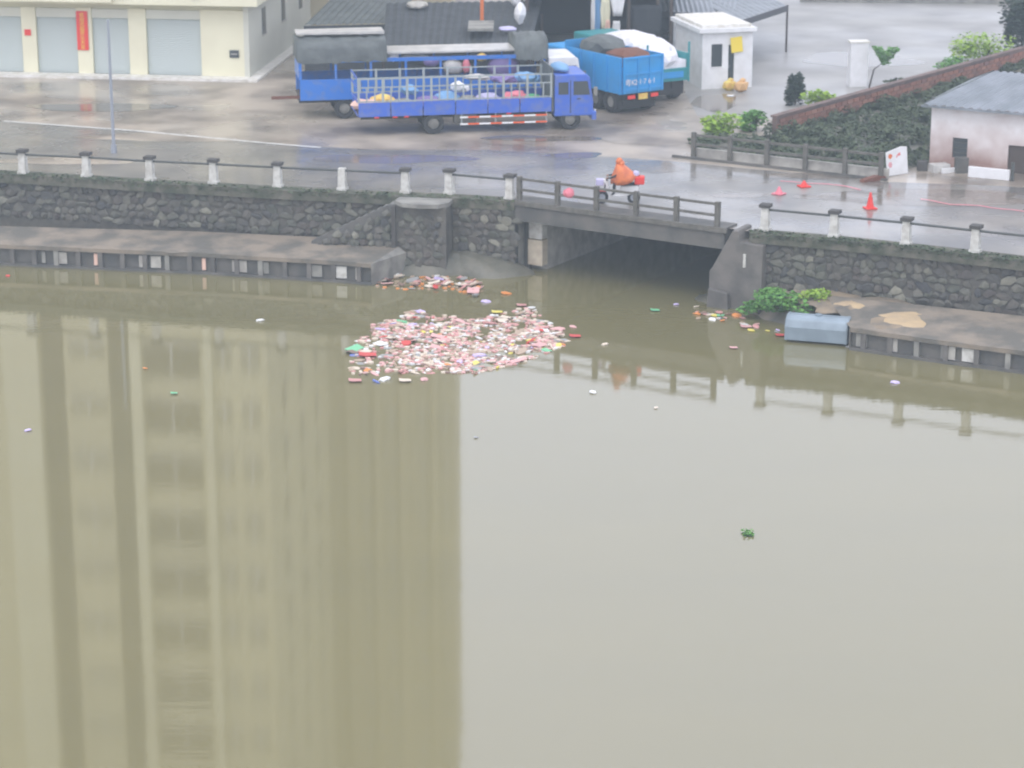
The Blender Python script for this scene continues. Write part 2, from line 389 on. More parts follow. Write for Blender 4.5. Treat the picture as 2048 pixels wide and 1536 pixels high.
# weeds on the copings
def leaves(mb, n, fn, s=.08, rng=R):
    for _ in range(n):
        p = fn(); a = rng.uniform(0,6.28); t_ = rng.uniform(-1.1,1.1); u = Vector((math.cos(a), math.sin(a), 0)); v = Vector((-math.sin(a)*math.cos(t_), math.cos(a)*math.cos(t_), math.sin(t_)))
        k = s*rng.uniform(.6,1.5); mb.add([p-u*k, p-v*k*.6, p+u*k, p+v*k*.6], [(0,1,2,3)])
for pts, lab in ((segs,'ragged grass and moss hanging over the left coping'), (rs,'ragged grass and moss hanging over the right coping')):
    d = dense(pts, .25); mb = MB()
    def fn():
        i = R.randrange(len(d)-1); p = d[i].lerp(d[i+1], R.random())
        return Vector((p.x, p.y, ROAD)) + Vector((0, R.uniform(-.18,.35), 0)) + Vector((0,0, R.uniform(-.12,.1)))
    leaves(mb, 5200, fn, .06)
    tag(obj('coping_weeds', mb, 'leaf'), lab, 'weeds', kind='stuff')

# ------------------------------------------------------------------ promenade railings
def post_mesh():
    p = MB(); p.box(-.19,.19,-.19,.19,0,.10)
    p.add([(x*.15,y*.15,.10) for x,y in ((-1,-1),(1,-1),(1,1),(-1,1))]+[(x*.13,y*.13,.86) for x,y in ((-1,-1),(1,-1),(1,1),(-1,1))], [(0,1,5,4),(1,2,6,5),(2,3,7,6),(3,0,4,7),(4,5,6,7)])
    return p.mesh('post', 'post')
POST = post_mesh(); c_ = MB(); c_.box(-.20,.20,-.20,.20,.86,.98); CAP = c_.mesh('cap', 'cap')
def railing(pxs, label, line, nocap=(), extra=None):
    th = thing('railing', (0,0,0), 0, label, 'railing', 'whitewashed post and pipe railings along the river road')
    pos = [G(x, y) for x, y in pxs]
    for i, p in enumerate(pos):
        rz = ang(pos[max(i-1,0)], pos[min(i+1,len(pos)-1)])
        q = link('post', POST, th, (p.x,p.y,ROAD+.05), (0,0,rz))
        if i not in nocap: link('cap', CAP, q)
    for i, (p, q) in enumerate(zip(pos, pos[1:])):
        r = MB(); z = ROAD+.82; r.cyl((p.x,p.y,z),(q.x,q.y,z),.045,n=8); obj('rail', r, 'rail', th)
    return th
railing([(-208,335),(-80,341),(47,349),(174,355),(301,363),(428,369),(556,376),(685,382),(811,388)], 'whitewashed post railing above the long wall left of the stair landing', None, nocap=(7,))
railing([(899,390),(1020,401)], 'two-post whitewashed railing between the stair landing and the bridge', None)
railing([(1530,463),(1668,476),(1812,491),(1950,507),(2096,523),(2250,540)], 'whitewashed post railing right of the bridge', None)

# ------------------------------------------------------------------ stair, landing pier
A_, B_ = P3((640,385)), P3((905,397)); rz = ang(A_, B_)
st = thing('stair', (A_.x, A_.y, 0), rz, 'stone-faced river stair with a concrete landing on a dark pier', 'stair')
SL = (B_-A_).length; pw = (905-800)/52.0; x1 = SL-pw
mb = MB(); mb.side([(x1,-.8),(SL-.02,-.8),(SL-.02,ROAD-.12),(x1,ROAD-.12)], -1.05, .1); obj('pier', mb, 'mortar', st)
arc = [(x1-.05,.7)]+[(x1-.05, -.9),(x1+.35,-1.3),(x1+pw*.5,-1.42),(SL-.3,-1.3),(SL+.05,-.9),(SL+.05,.7)]
mb = MB(); mb.prism(arc, ROAD-.14, ROAD+.02); obj('landing', mb, 'conc', st)
mb = MB(); mb.box(x1-.12,x1+.04,-1.2,-.95,.2,ROAD-.15); obj('corner_post', mb, 'cap', st)
ns = 11; sx0 = .1
for i in range(ns):
    xa = sx0+(x1-sx0)*i/ns; xb = sx0+(x1-sx0)*(i+1)/ns; z = 1.0+(ROAD-.15-1.0)*(i+1)/ns
    mb = MB(); mb.box(xa, xb, -.75, .08, z-.35, z); obj('step', mb, 'conc', st)
mb = MB(); mb.side([(sx0-.2,.6),(x1,.6),(x1,ROAD-.15),(x1-.3,ROAD-.15),(sx0-.2,1.1)], -1.0,-.76); obj('parapet', mb, 'conc_dark', st)
rubble(st, sx0, x1, lambda x: .7, lambda x: 1.1+(ROAD-1.35)*(x-sx0)/(x1-sx0), -1.0)
rubble(st, x1+.08, SL-.12, lambda x: .0, lambda x: ROAD-.3, -1.0, .42, .32)
# marker stones by the pier
def prop_box(name, px, py, z, wx, wy, h, m, label, cat, rz=0, tilt=0, bev=.01):
    p = G(px,py,z); mb = MB(); mb.box(-wx/2,wx/2,-wy/2,wy/2,0,h)
    o = obj(name, mb, m, None, (p.x,p.y,z), bev=bev, rot=(tilt,0,rz)); return tag(o, label, cat)
prop_box('marker_post', 890, 464, 1.35, .26, .2, .72, 'conc_pale', 'small pale marker post standing under the stair landing', 'post')
prop_box('foam_block', 914, 462, 1.35, .3, .2, .26, 'conc_pale', 'small pale block beside the marker post under the landing', 'block')

# ------------------------------------------------------------------ river platforms
def platform(name, label, outer, inner, panels, z=PZ, ends=()):
    th = thing(name, (0,0,0), 0, label, 'platform')
    n = len(outer); mb = MB()
    mb.add([flat(z,p) for p in outer]+[flat(z+.22,p) for p in inner]+[flat(z-.16,p) for p in outer],
           [(i,i+1,n+i+1,n+i) for i in range(n-1)]+[(2*n+i,2*n+i+1,i+1,i) for i in range(n-1)])
    obj('slab', mb, 'silt', th)
    strip(outer, .18, .5, -.9, z-.05, 'face', 'conc_dark', th)  # dark openings between the piers put into this wall's colour
    strip(outer, -.02, .22, -.3, .10, 'footing', 'conc_dark', th)
    for a, b in zip(outer, outer[1:]):
        L_ = (b-a).length; k = max(1, round(L_/.95)); u = (b-a)/k
        for i in range(k):
            p = a + u*(i+.5); m = MB(); m.box(-.09,.09,.03,.3,-.4,z-.16)
            obj('pier', m, 'conc' if i % 5 == 2 else 'brown_conc', th, (p.x,p.y,0), rot=(0,0,ang(a,b)))
    return th
lo = [G(x,y,PZ) for x,y in [(-420,466),(0,489),(400,506),(690,523),(742,528)]]
li = [G(x,y,PZ+.22) for x,y in [(-420,440),(0,452),(400,463),(640,474),(800,492)]]
pl = platform('river_platform', 'low concrete river platform along the foot of the left wall', lo, li, None)
# return side towards the stair
ra, rb = G(742,528,PZ), G(818,503,PZ)
mb = MB(); mb.add([flat(PZ,ra), flat(PZ,rb), flat(PZ+.22,li[-1])], [(0,1,2)]); mb.add([flat(PZ,ra),flat(PZ,rb),flat(-.8,rb),flat(-.8,ra)],[(0,1,2,3)])
obj('return_wall', mb, 'conc', pl)
def panel(parent, line, px, wpx, z0, z1, m, fwd=.03):
    # a small plate in the bay of the platform face
    for a, b in zip(line, line[1:]):
        da = 1024+a.x/(a.y*cP+(CZ-a.z)*sP)*FOC; db = 1024+b.x/(b.y*cP+(CZ-b.z)*sP)*FOC
        if da <= px <= db:
            t_ = (px-da)/(db-da); p = a.lerp(b,t_); u = (b-a).normalized(); nr = Vector((-u.y,u.x,0)); p = p + nr*.10
            mb = MB(); w_ = wpx/54; mb.box(-w_/2,w_/2,0,.06,z0,z1)
            return obj('panel', mb, m, parent, (p.x,p.y,0), rot=(0,0,ang(a,b)))
for px, w_, m in [(85,8,'conc'),(120,26,'conc_pale'),(190,8,'peach'),(283,14,'conc_pale'),(310,22,'conc_pale'),(333,9,'conc'),(405,8,'peach'),(477,32,'conc_pale'),(525,24,'conc'),(632,22,'conc'),(680,24,'post'),(712,8,'conc_pale')]:
    panel(pl, lo, px, w_, .16, .62, m)
ro = [G(x,y,PZ-.05) for x,y in [(1700,655),(1860,678),(2048,702),(2420,750)]]
ri = [G(x,y,PZ+.17) for x,y in [(1650,590),(1860,612),(2048,632),(2420,680)]]
pr = platform('river_platform', 'low concrete river platform along the foot of the right wall, with a patch of sand', ro, ri, None, PZ-.05)
for px, w_, m in [(1722,22,'conc'),(1785,18,'conc_pale'),(1885,8,'conc'),(1903,14,'conc_pale'),(1940,30,'post')]:
    panel(pr, ro, px, w_, .14, .60, m)
mb = MB(); mb.box(-.02,.02,0,1.6,-.6,PZ-.06)
p = ro[0]; obj('end_face', mb, 'conc_dark', pr, (p.x,p.y,0), rot=(0,0,ang(ro[0],ro[1])))
# mound maker
def mound(name, cx, cy, z, rx, ry, h, m, rz=0, seed=0, rough=.3, nr=9, na=28):
    r = random.Random(seed); ph = [r.uniform(0,6.28) for _ in range(4)]; p = G(cx,cy,z); mb = MB(); vs = [(0,0,h)]
    for i in range(1,nr+1):
        t_ = i/nr
        for k in range(na):
            a = 2*math.pi*k/na; kk = 1+rough*(.5*math.sin(2*a+ph[0])+.3*math.sin(3*a+ph[1])+.2*math.sin(7*a+ph[2]))
            vs.append((rx*t_*kk*math.cos(a), ry*t_*kk*math.sin(a), h*(1-t_**2.2)*(1+r.uniform(-.12,.12)) - (.05 if i==nr else 0)))
    fs = [(0,1+k,1+(k+1)%na) for k in range(na)]
    for i in range(nr-1):
        for k in range(na): fs.append((1+i*na+k, 1+(i+1)*na+k, 1+(i+1)*na+(k+1)%na, 1+i*na+(k+1)%na))
    mb.add(vs, fs); return obj(name, mb, m, None, (p.x,p.y,z), smooth=True, rot=(0,0,rz))
tag(mound('mud_bank', 918, 541, 0, 2.35, 1.5, .75, 'mud', -.08, 3, rough=.5), kind='structure')
tag(mound('mud_bank', 1480, 608, -.1, 1.9, 1.2, .3, 'mud', -.3, 4), kind='structure')
tag(mound('mud_bank', 1600, 628, 0, 2.0, 1.7, .85, 'silt', -.3, 5), kind='structure')
for cx, cy, rx, ry, h, m, sd in [(1810,628,1.7,1.35,.05,'sandy',26),(1812,634,1.35,1.0,.10,'sand',6),(1700,612,.7,.8,.14,'sand',16),(1700,605,1.6,1.9,.12,'sandy',7),(1960,650,1.4,1.2,.12,'silt',8),(560,492,2.4,1.1,.12,'silt',9),(300,485,2.6,1.0,.10,'silt',10)]:
    tag(mound('sand_patch' if m=='sand' else 'silt_patch', cx, cy, PZ+.02, rx, ry, h, m, -.3, sd, rough=.65), kind='structure')

# ------------------------------------------------------------------ bridge
A_, B_ = P3(BR[0]), P3(BR[1]); rz = ang(A_, B_); BL = (B_-A_).length
br = thing('road_bridge', (A_.x, A_.y, 0), rz, 'short concrete road bridge over the dark culvert mouth', 'bridge')
mb = MB(); mb.box(-.3,BL+.2,-.02,1.0,ROAD-.72,ROAD+.06); obj('edge_beam', mb, 'conc_dark', br)
mb = MB(); mb.box(-.6,BL+.3,-.10,.02,ROAD-.1,ROAD+.08); obj('kerb', mb, 'bridge_rail', br)
mb = MB(); mb.box(-.3,BL+.2,1.002,16,ROAD-.5,ROAD-.01); obj('deck', mb, 'conc_dark', br)
xl = (1085-1030)/52.0 - .36
mb = MB(); mb.box(-.6,xl,1.25,16,-1,ROAD-.52); obj('abutment', mb, 'conc_pale', br)  # lit inner face of the left abutment put into a paler colour
mb = MB(); mb.box(BL-.1,BL+1.2,.6,16,-1,ROAD-.52); obj('abutment', mb, 'conc_dark', br)
mb = MB(); mb.box(-.6,BL+1,16.01,16.3,-1,ROAD-.02); obj('light_stop_wall', mb, 'dark', br)  # added closure keeps stray light out; its black stands for deep shade
mb = MB(); mb.box(xl+.001,BL-.1,1.6,16,ROAD-.56,ROAD-.502); obj('shade_soffit', mb, 'dark', br)  # shade under the deck put into a dark lining
mb = MB(); mb.box(BL-.16,BL-.102,1.4,15.9,-1,ROAD-.57); obj('shade_lining', mb, 'dark', br)  # dark lining carries the culvert shade on the right side

mb = MB(); mb.box(xl-.62,xl+.04,.80,1.24,.2,1.22); obj('lower_block', mb, 'peach_block', br, bev=.03)
mb = MB(); mb.box(xl-.60,xl+.02,.82,1.24,1.24,ROAD-.76); obj('upper_block', mb, 'post', br, bev=.05)
mb = MB(); mb.box(-.60,-.15,.3,.9,-.5,ROAD-.74); obj('buttress', mb, 'conc', br)
mb = MB(); mb.box(-.14,.055,.95,1.2,-.5,ROAD-.73); obj('buttress', mb, 'conc_dark', br)
n = 5; gap = (BL-.3)/n
for i in range(n+1):
    mb = MB(); mb.box(-.09,.09,-.08,.10,.0,.93); obj('post', mb, 'bridge_rail', br, (.12+gap*i, .12, ROAD+.06), bev=.01)
for i in range(n):
    for z in (.84,.42):
        mb = MB(); mb.box(gap*i+.22, gap*(i+1)+.02, .08,.17, ROAD+.06+z-.045, ROAD+.06+z+.045); obj('rail', mb, 'bridge_rail', br)
# wing buttress right of the bridge
A_, B_ = P3((1428,457)), P3((1545,471))
wb = thing('wing_wall', (A_.x,A_.y,0), ang(A_,B_), 'pale sloping concrete wing wall at the right end of the bridge', 'wall')
mb = MB(); mb.side([(.0,-.6),(2.1,-.6),(2.1,ROAD-.34),(1.22,ROAD-.30),(1.10,ROAD+.10),(.90,ROAD+.10),(.12,1.45),(.0,1.3)], -.36, .9); obj('buttress', mb, 'brown_conc', wb, bev=.04)
mb = MB(); mb.box(1.36,1.46,-.40,-.362,1.6,2.1); obj('white_tablet', mb, 'post', wb)
mb = MB(); mb.side([(-.02,-.6),(.95,-.6),(.85,.6),(.08,.7)], -.62,-.365); obj('toe_block', mb, 'brown_conc', wb, bev=.04)

# ------------------------------------------------------------------ tank, bank plants
p0, p1 = G(1568,684,0), G(1694,694,0)
tk = thing('metal_tank', (p0.x,p0.y,0), ang(p0,p1), 'blue-grey rounded steel tank lying at the water edge against the platform', 'tank')
TL = (p1-p0).length; prof = [(-.5,.08),(-.5,.55),(-.38,.80),(-.15,.92),(.15,.92),(.38,.80),(.5,.55),(.5,.08)]
mb = MB(); n = len(prof); mb.add([(0,.5+y,z) for y,z in prof]+[(TL,.5+y,z) for y,z in prof],[tuple(range(n)),tuple(range(2*n-1,n-1,-1))]+[(i,n+i,n+(i+1)%n,(i+1)%n) for i in range(n)])
obj('shell', mb, 'tank', tk, bev=.03)
for x in (.04, TL-.10):
    mb = MB(); mb.add([(x+dx,.5+y*1.03,z*1.02) for dx in (0,.06) for y,z in prof],[tuple(range(n)),tuple(range(2*n-1,n-1,-1))]+[(i,n+i,n+(i+1)%n,(i+1)%n) for i in range(n)]); obj('end_hoop', mb, 'tank', tk)
mb = MB(); mb.cyl((TL*.5,.45,.9),(TL*.5,.45,.98),.12,n=14); obj('hatch', mb, 'tank', tk)

def bush(name, px, py, z, rx, ry, h, m, label, cat='bush', n=900, s=.09, group=None, seed=0, trunk=None, stuff=False, stem=True):
    r = random.Random(seed); p = G(px,py,z)
    lob = [(r.uniform(-.55,.55)*rx, r.uniform(-.55,.55)*ry, h*r.uniform(.2,.72), r.uniform(.35,.6)) for _ in range(max(7,int(rx*5)))]
    th = thing(name, (p.x,p.y,z), 0, label, cat, group)
    mb = MB()
    def fn():
        while 1:
            l = r.choice(lob); v = Vector((r.gauss(0,1),r.gauss(0,1),r.gauss(0,1))).normalized()*r.uniform(.55,1)
            q = Vector((l[0]+v.x*l[3]*rx, l[1]+v.y*l[3]*ry, l[2]+v.z*l[3]*h*.6))
            if q.z > .01: return q
    leaves(mb, n, fn, s, r)
    c = obj('crown' if trunk else 'foliage', mb, m, th); c['kind'] = 'stuff' if 0 else 'thing'
    mb = MB()
    for k in range(5 if not trunk else 3):
        a = r.uniform(0,6.28); mb.cyl((0,0,0),(math.cos(a)*rx*.4, math.sin(a)*ry*.4, h*.6), .03,.01,5)
    obj('stems', mb, 'bark', th)
    return th
bush('bush', 1572, 622, .35, 1.3, 1.1, .85, 'leaf_md', 'green weedy bush growing on the mud beside the wing wall', n=1500, s=.08, seed=1)
bush('bush', 1518, 628, .05, .9, .8, .6, 'leaf_md', 'low green weed tuft at the water left of the bigger weedy bush', n=800, s=.07, seed=2)
bush('bush', 1632, 602, .8, .8, .6, .5, 'leaf_lt', 'lime green tuft at the foot of the wall right of the weedy bush', n=400, s=.07, seed=3)

# ------------------------------------------------------------------ tower block at left
A_, B_ = G(-420,139), G(500,158.5)
def footprint_thing(A, B, name, label, cat): return thing(name, (B.x,B.y,ROAD), ang(A,B), label, cat)
TW = footprint_thing(A_, B_, 'tower_block', 'tall cream tower block with pale roller shutters at street level', 'building')
rzT = ang(A_,B_); UX = Vector((math.cos(rzT), math.sin(rzT),0))
def tx(px, py=156):       # local x along the front from a survey mark
    p = G(px, py); d = p - B_
    q = d.dot(UX)
    return q
D = 15.0; TH = 46.0; F0 = 3.35
# ground floor: pilasters between shutters
mb = MB(); mb.box(-22,-.25,.25,D,0,F0+.3); obj('ground_floor_wall', mb, 'cream', TW)
mb = MB(); mb.box(-.249,0,.0,D,0,F0+.3); obj('side_wall', mb, 'side_wall', TW)
cols = [(-70,-40),(35,65),(150,181),(257,293),(405,500)]
for a, b in cols:
    mb = MB(); mb.box(tx(a), tx(b) if b<500 else -.252, -.0, .248, .0, F0); obj('pilaster', mb, 'cream', TW)
sh = [(-40,35),(65,150),(181,257),(293,405)]
for a, b in sh:
    x0_, x1_ = tx(a)+.01, tx(b)-.01; mb = MB(); z = 0.02
    while z < 2.85:
        mb.add([(x0_,.20,z),(x1_,.20,z),(x1_,.16,z+.04),(x0_,.16,z+.04),(x1_,.20,z+.085),(x0_,.20,z+.085)],[(0,1,2,3),(3,2,4,5)]); z += .09
    s_ = obj('roller_shutter', mb, 'shutter', TW)
    mb = MB(); mb.box(x0_,x1_,.05,.22,2.87,F0-.05); obj('shutter_box', mb, 'side_wall', TW)
mb = MB(); mb.box(tx(-420),0.05,-.9,.0,0,.13); obj('front_step', mb, 'kerb', TW)
mb = MB(); mb.box(.0,.55,-.9,D,0.002,.11); obj('side_step', mb, 'kerb', TW)
# overhanging upper storeys
xr = .62
mb = MB(); mb.box(-22,xr,-.75,D-.2,F0+.31,F0+.75); obj('slab_edge', mb, 'cream', TW)
mb = MB(); mb.box(-22,tx(236),-1.0,-.751,F0+.42,F0+.85); obj('balcony_edge', mb, 'cream', TW)
mb = MB(); mb.box(-22,xr-.05,-.55,D-.25,F0+.751,TH); obj('upper_walls', mb, 'cream_old', TW)
mb = MB(); mb.box(-22.2,xr+.1,-.8,D,TH,TH+.9); obj('parapet', mb, 'cream', TW)
def FX(px): return (px-1024)/5000*129 - B_.x     # facade position, local x
# shaded vertical recesses painted as flat dark strips, and projecting fins
for a, b in [(95,138),(230,274)]:
    mb = MB(); mb.box(FX(a),FX(b),-.62,-.56,F0+1.2,TH-1); obj('recess_shade_strip', mb, 'glass_t', TW)
for a, b in [(18,90),(276,298),(424,440)]:
    mb = MB(); mb.box(FX(a),FX(b),-.95,-.552,F0+.8,TH-.2); obj('fin', mb, 'cream', TW)
FLR = 3.0
WM = {}
def wmesh(w_, h_, m='glass_t'):
    k = (round(w_,2), h_, m)
    if k not in WM:
        q = MB(); q.box(-w_/2,w_/2,-.05,.02,0,h_); fr_ = MB(); fr_.box(-w_/2-.06,w_/2+.06,-.09,.0,-.10,-.005); fr_.box(-.03,.03,-.08,-.051,0,h_)
        WM[k] = (q.mesh('window', m), fr_.mesh('window_frame', 'white'))
    return WM[k]
for f in range(13):
    z = F0 + 1.5 + FLR*f
    if z > TH-2: break
    for a, b, h_ in [(302,412,1.75),(446,476,1.2),(496,532,1.3),(150,222,.9)]:
        me, fm = wmesh((b-a)/38.8, h_, 'glass_t' if a == 302 else 'glass_s')
        o = link('window', me, TW, ((FX(a)+FX(b))/2, -.56, z), None); link('window_frame', fm, o)
    for yy in (3.2, 7.4, 11.4):
        me, fm = wmesh(.75, 1.4)
        o = link('window', me, TW, (xr-.045, yy, z), (0,0,math.pi/2)); link('window_frame', fm, o)
for px, py0, py1 in [(525,32,88),(571,3,57)]:   # narrow ground floor side windows
    # along the side wall: local y from the mark
    yy = (px-500)/(655-500)*D*.98 if 0 else {525:3.0,571:7.6}[px]
    mb = MB(); mb.box(.0,.04,yy,yy+.75,1.75,3.05); w2 = obj('side_window', mb, 'glass', TW)
    mb = MB(); mb.box(.0,.07,yy-.05,yy+.80,1.68,1.745); obj('sill', mb, 'conc_pale', w2)
mb = MB(); mb.box(.0,.04,12.0,12.7,1.75,3.05); obj('side_window', mb, 'glass', TW)
# banner, sticker and plate on the front
def on_front(px, z0, z1, wpx, name, m, label, cat, y=-.04):
    c = G(px,156); p = B_ + UX*((c-B_).dot(UX)); nr = Vector((-UX.y,UX.x,0))
    th = thing(name, (p.x+nr.x*y,p.y+nr.y*y,ROAD), rzT, label, cat); mb = MB(); w_ = wpx/40.4; mb.box(-w_/2,w_/2,-.02,.0,z0,z1); obj('panel', mb, m, th); return th, w_
bn, bw = on_front(162, 1.28, 3.2, 23, 'banner', 'red', 'tall red vertical banner with yellow characters between two shutters', 'banner')
for i, ch in enumerate('欢迎光临开业大吉'):
    cu = bpy.data.curves.new('character', 'FONT'); cu.body = ch; cu.size = .24; cu.align_x = 'CENTER'; cu.materials.append(M['yellow']); cu.extrude = .003
    text_mesh('character', cu, bn, (0,-.03, 2.93-.225*i))
on_front(48, 1.95, 2.25, 13, 'red_notice', 'red', 'small round-cornered red notice on the leftmost visible pilaster', 'notice')
pt, _ = on_front(473, 1.05, 1.42, 19, 'wall_plate', 'glass', 'small black plate on the wide cream end pilaster', 'plate')
mb = MB(); mb.box(-.16,.16,-.026,-.021,1.20,1.26); obj('lettering_strip', mb, 'conc_pale', pt)

# second tower behind
p2 = G(650, 64); q2 = G(905, 64)
T2 = thing('tower_block', (p2.x+.3,p2.y+1.5,ROAD), 0, 'plain tan tower block standing behind the sheds', 'building')
W2 = -3.45*1.06 - p2.x
mb = MB(); mb.box(-3.2,W2,0,16,0,44); obj('walls', mb, 'tower2', T2)
for a, b in [(.05,.10),(.30,.36),(.52,.60),(.80,.86)]:
    mb = MB(); mb.box(W2*a,W2*b,-.35,-.002,4,44); obj('fin', mb, 'tower2', T2)
for f in range(13):
    for x in (.22,.45,.72,.93):
        me, fm = wmesh(.7,1.3,'glass_s'); o = link('window', me, T2, (W2*x,-.02,4.5+3*f)); link('window_frame', fm, o)

# ------------------------------------------------------------------ lamp post
p = G(228,306)
lp = thing('lamp_post', (p.x,p.y,ROAD), 0, 'thin grey lamp post by the road in front of the shutters', 'lamp post')
mb = MB(); mb.cyl((0,0,0),(0,0,5.6),.075,.05,10); obj('pole', mb, 'pole', lp)
mb = MB(); mb.cyl((0,0,0),(0,0,.35),.13,.12,10); obj('base', mb, 'pole', lp)

# ------------------------------------------------------------------ vehicles
def wheel(parent, x, y, r=.46, w_=.28):
    wg = link('wheel', None, parent, (x,y,r)) if 0 else None
    t_ = MB(); n = 20
    prof = [(r*.58,-w_/2),(r*.92,-w_/2),(r,-w_/2+.05),(r,w_/2-.05),(r*.92,w_/2),(r*.58,w_/2)]
    vs = [(pr_[0]*math.cos(a), pr_[1], pr_[0]*math.sin(a)) for a in [2*math.pi*k/n for k in range(n)] for pr_ in prof]; k6 = len(prof)
    fs = [(k*k6+i, k*k6+(i+1)%k6, ((k+1)%n)*k6+(i+1)%k6, ((k+1)%n)*k6+i) for k in range(n) for i in range(k6)]
    t_.add(vs, fs); ty = obj('wheel', t_, 'black', parent, (x,y,r), smooth=False)
    h = MB(); h.cyl((0,-w_/2+.06,0),(0,w_/2-.06,0), r*.5, n=16); h.cyl((0,-w_/2-.02,0),(0,-w_/2+.06,0), r*.26, r*.3, 10); obj('rim', h, 'conc', ty)
    return ty
def cab(parent, x0, W, m, z0=.62, z1=2.45, L_=1.75, visor='ltblue'):
    mb = MB(); mb.side([(x0,z0),(x0+L_+.02,z0),(x0+L_+.05,z0+.55),(x0+L_-.12,z1-.12),(x0+L_-.3,z1),(x0,z1)],0,W); c = obj('cab', mb, m, parent, bev=.05)
    mb = MB(); mb.side([(x0+.85,1.55),(x0+L_-.12,1.55),(x0+L_-.22,2.15),(x0+.85,2.15)],-.012,W+.012); obj('door_window', mb, 'glass', c)
    mb = MB(); mb.box(x0+.18,x0+.62,-.012,W+.012,1.58,2.12); obj('rear_window', mb, 'glass', c)
    mb = MB(); mb.side([(x0+L_+.03,1.42),(x0+L_+.05,1.42),(x0+L_-.10,2.28),(x0+L_-.12,2.28)],.15,W-.15); obj('windscreen', mb, 'glass', c)
    mb = MB(); mb.box(x0+L_-.02,x0+L_+.18,-.02,W+.02,.42,.80); obj('bumper', mb, m, c, bev=.03)
    mb = MB(); mb.cyl((x0+L_+.1,-.16,1.9),(x0+L_+.1,-.16,1.55),.09,n=8); obj('mirror', mb, 'conc', c)
    for y in (.3,W-.3):
        mb = MB(); mb.cyl((x0+L_+.15,y,.75),(x0+L_+.2,y,.75),.11,n=10); obj('headlight', mb, 'white', c)
    mb = MB(); mb.box(x0+.70,x0+.73,-.01,0,.75,2.2); mb.box(x0+1.0,x0+1.16,-.03,0,1.36,1.40); obj('door_handle', mb, 'black', c)
    return c
# --- long blue stake truck
a, b = G(868,269), G(1141,260); rz = ang(a,b)
TA = thing('stake_truck', (a.x,a.y,ROAD), rz, 'long indigo-blue slatted cargo truck parked nearest the road, facing right', 'truck')
W = 2.35; wb_ = (b-a).length; xr_ = -(868-716)/46.0; xf = (1108-868)/46.0
for x in (0, wb_):
    for y in (.16, W-.16): wheel(TA, x, y)
wheel(TA, 0, .5)
mb = MB(); mb.box(xr_+.2,wb_+1,.7,.85,.62,.86); mb.box(xr_+.2,wb_+1,W-.85,W-.7,.62,.86); mb.box(-.1,.1,.1,W-.1,.38,.55); mb.box(wb_-.1,wb_+.1,.1,W-.1,.38,.55); obj('chassis', mb, 'black', TA)
mb = MB(); mb.box(xr_,xf,0,W,.88,.98); obj('bed_floor', mb, 'timber', TA)
nb = 6
for i in range(nb):
    x0_, x1_ = xr_+(xf-xr_)*i/nb+.02, xr_+(xf-xr_)*(i+1)/nb-.02
    for y in (-.04, W):
        mb = MB(); mb.box(x0_,x1_,y,y+.04,.86,1.48); obj('side_board', mb, 'blueA', TA, bev=.01)
for y, yy in ((-.05,0),(W+.01,0)):
    k = 0; x = xr_+.03
    while x <= xf:
        big = k % 3 == 0
        mb = MB(); ww = .05 if big else .028; mb.box(x-ww,x+ww,y,y+.035,1.485,2.55 if big else 2.15); obj('stake', mb, 'slat', TA); x += (xf-xr_-.06)/24; k += 1
    for z in (1.52,2.13,2.5):
        mb = MB(); mb.box(xr_,xf,y+.036,y+.06,z-.02,z+.03); obj('side_rail', mb, 'slat', TA)
mb = MB(); mb.box(xf,xf+.06,-.05,W+.05,.86,2.75); obj('headboard', mb, 'tarp', TA)
for z in (.9,1.5,2.1,2.5):
    mb = MB(); mb.box(xr_-.04,xr_,0,W,z,z+.07); obj('tail_rail', mb, 'blueA', TA)
cab(TA, xf+.12, W, 'blueA', L_=(1190-1112)/46.0)
mb = MB(); mb.blob((xf+.55,1.1,2.62),(.42,.9,.2),.1,2); obj('cab_roof_bundle', mb, 'ltblue', TA, smooth=True)
for z in (.42,.72):
    mb = MB(); mb.box(1.15,wb_-1.05,-.03,.0,z-.035,z+.035); obj('side_guard', mb, 'stripe', TA)
for x in (1.2,2.7,wb_-1.1):
    mb = MB(); mb.box(x,x+.05,.0,.03,.38,.88); obj('guard_bracket', mb, 'slat', TA)
mb = MB(); mb.box(.9,1.9,.1,.5,.45,.85); obj('fuel_tank', mb, 'conc_dark', TA, bev=.05)
for x in (-2.6,-1.8,-1.3,3.2):
    mb = MB(); mb.box(x,x+.2,-.05,-.03,.80,.855); obj('marker_light', mb, 'red', TA)
# --- tarpaulined truck behind it
a, b = G(690,238), G(1098,226); rz = ang(a,b)
TB = thing('tarpaulin_truck', (a.x,a.y,ROAD), rz, 'royal-blue truck with a grey tarpaulin cover, parked behind the slatted truck', 'truck')
xr_ = -(690-602)/44.0; xf = (1092-690)/44.0; xm = (775-690)/44.0
for x in (0, 1.15, 8.9+.4):
    for y in (.16, W-.16): wheel(TB, x, y)
mb = MB(); mb.box(xr_,xf+1.4,.7,.85,.65,.9); mb.box(xr_,xf+1.4,W-.85,W-.7,.65,.9); obj('chassis', mb, 'black', TB)
mb = MB(); mb.box(xr_,xf,0,W,.90,1.0); obj('bed_floor', mb, 'timber', TB)
k = 4
for i in range(k):
    x0_, x1_ = xr_+(xf-xr_)*i/k+.01, xr_+(xf-xr_)*(i+1)/k-.01
    for y in (-.04,W):
        mb = MB(); mb.box(x0_,x1_,y,y+.04,.88,1.82); obj('side_board', mb, 'blueB', TB, bev=.01)
x = xr_+.05; 
for i in range(8):
    for y in (-.03, W):
        mb = MB(); mb.box(x-.05,x+.05,y,y+.05,1.825,2.72); obj('stake', mb, 'blueB', TB)
    x += (xf-xr_-.1)/7
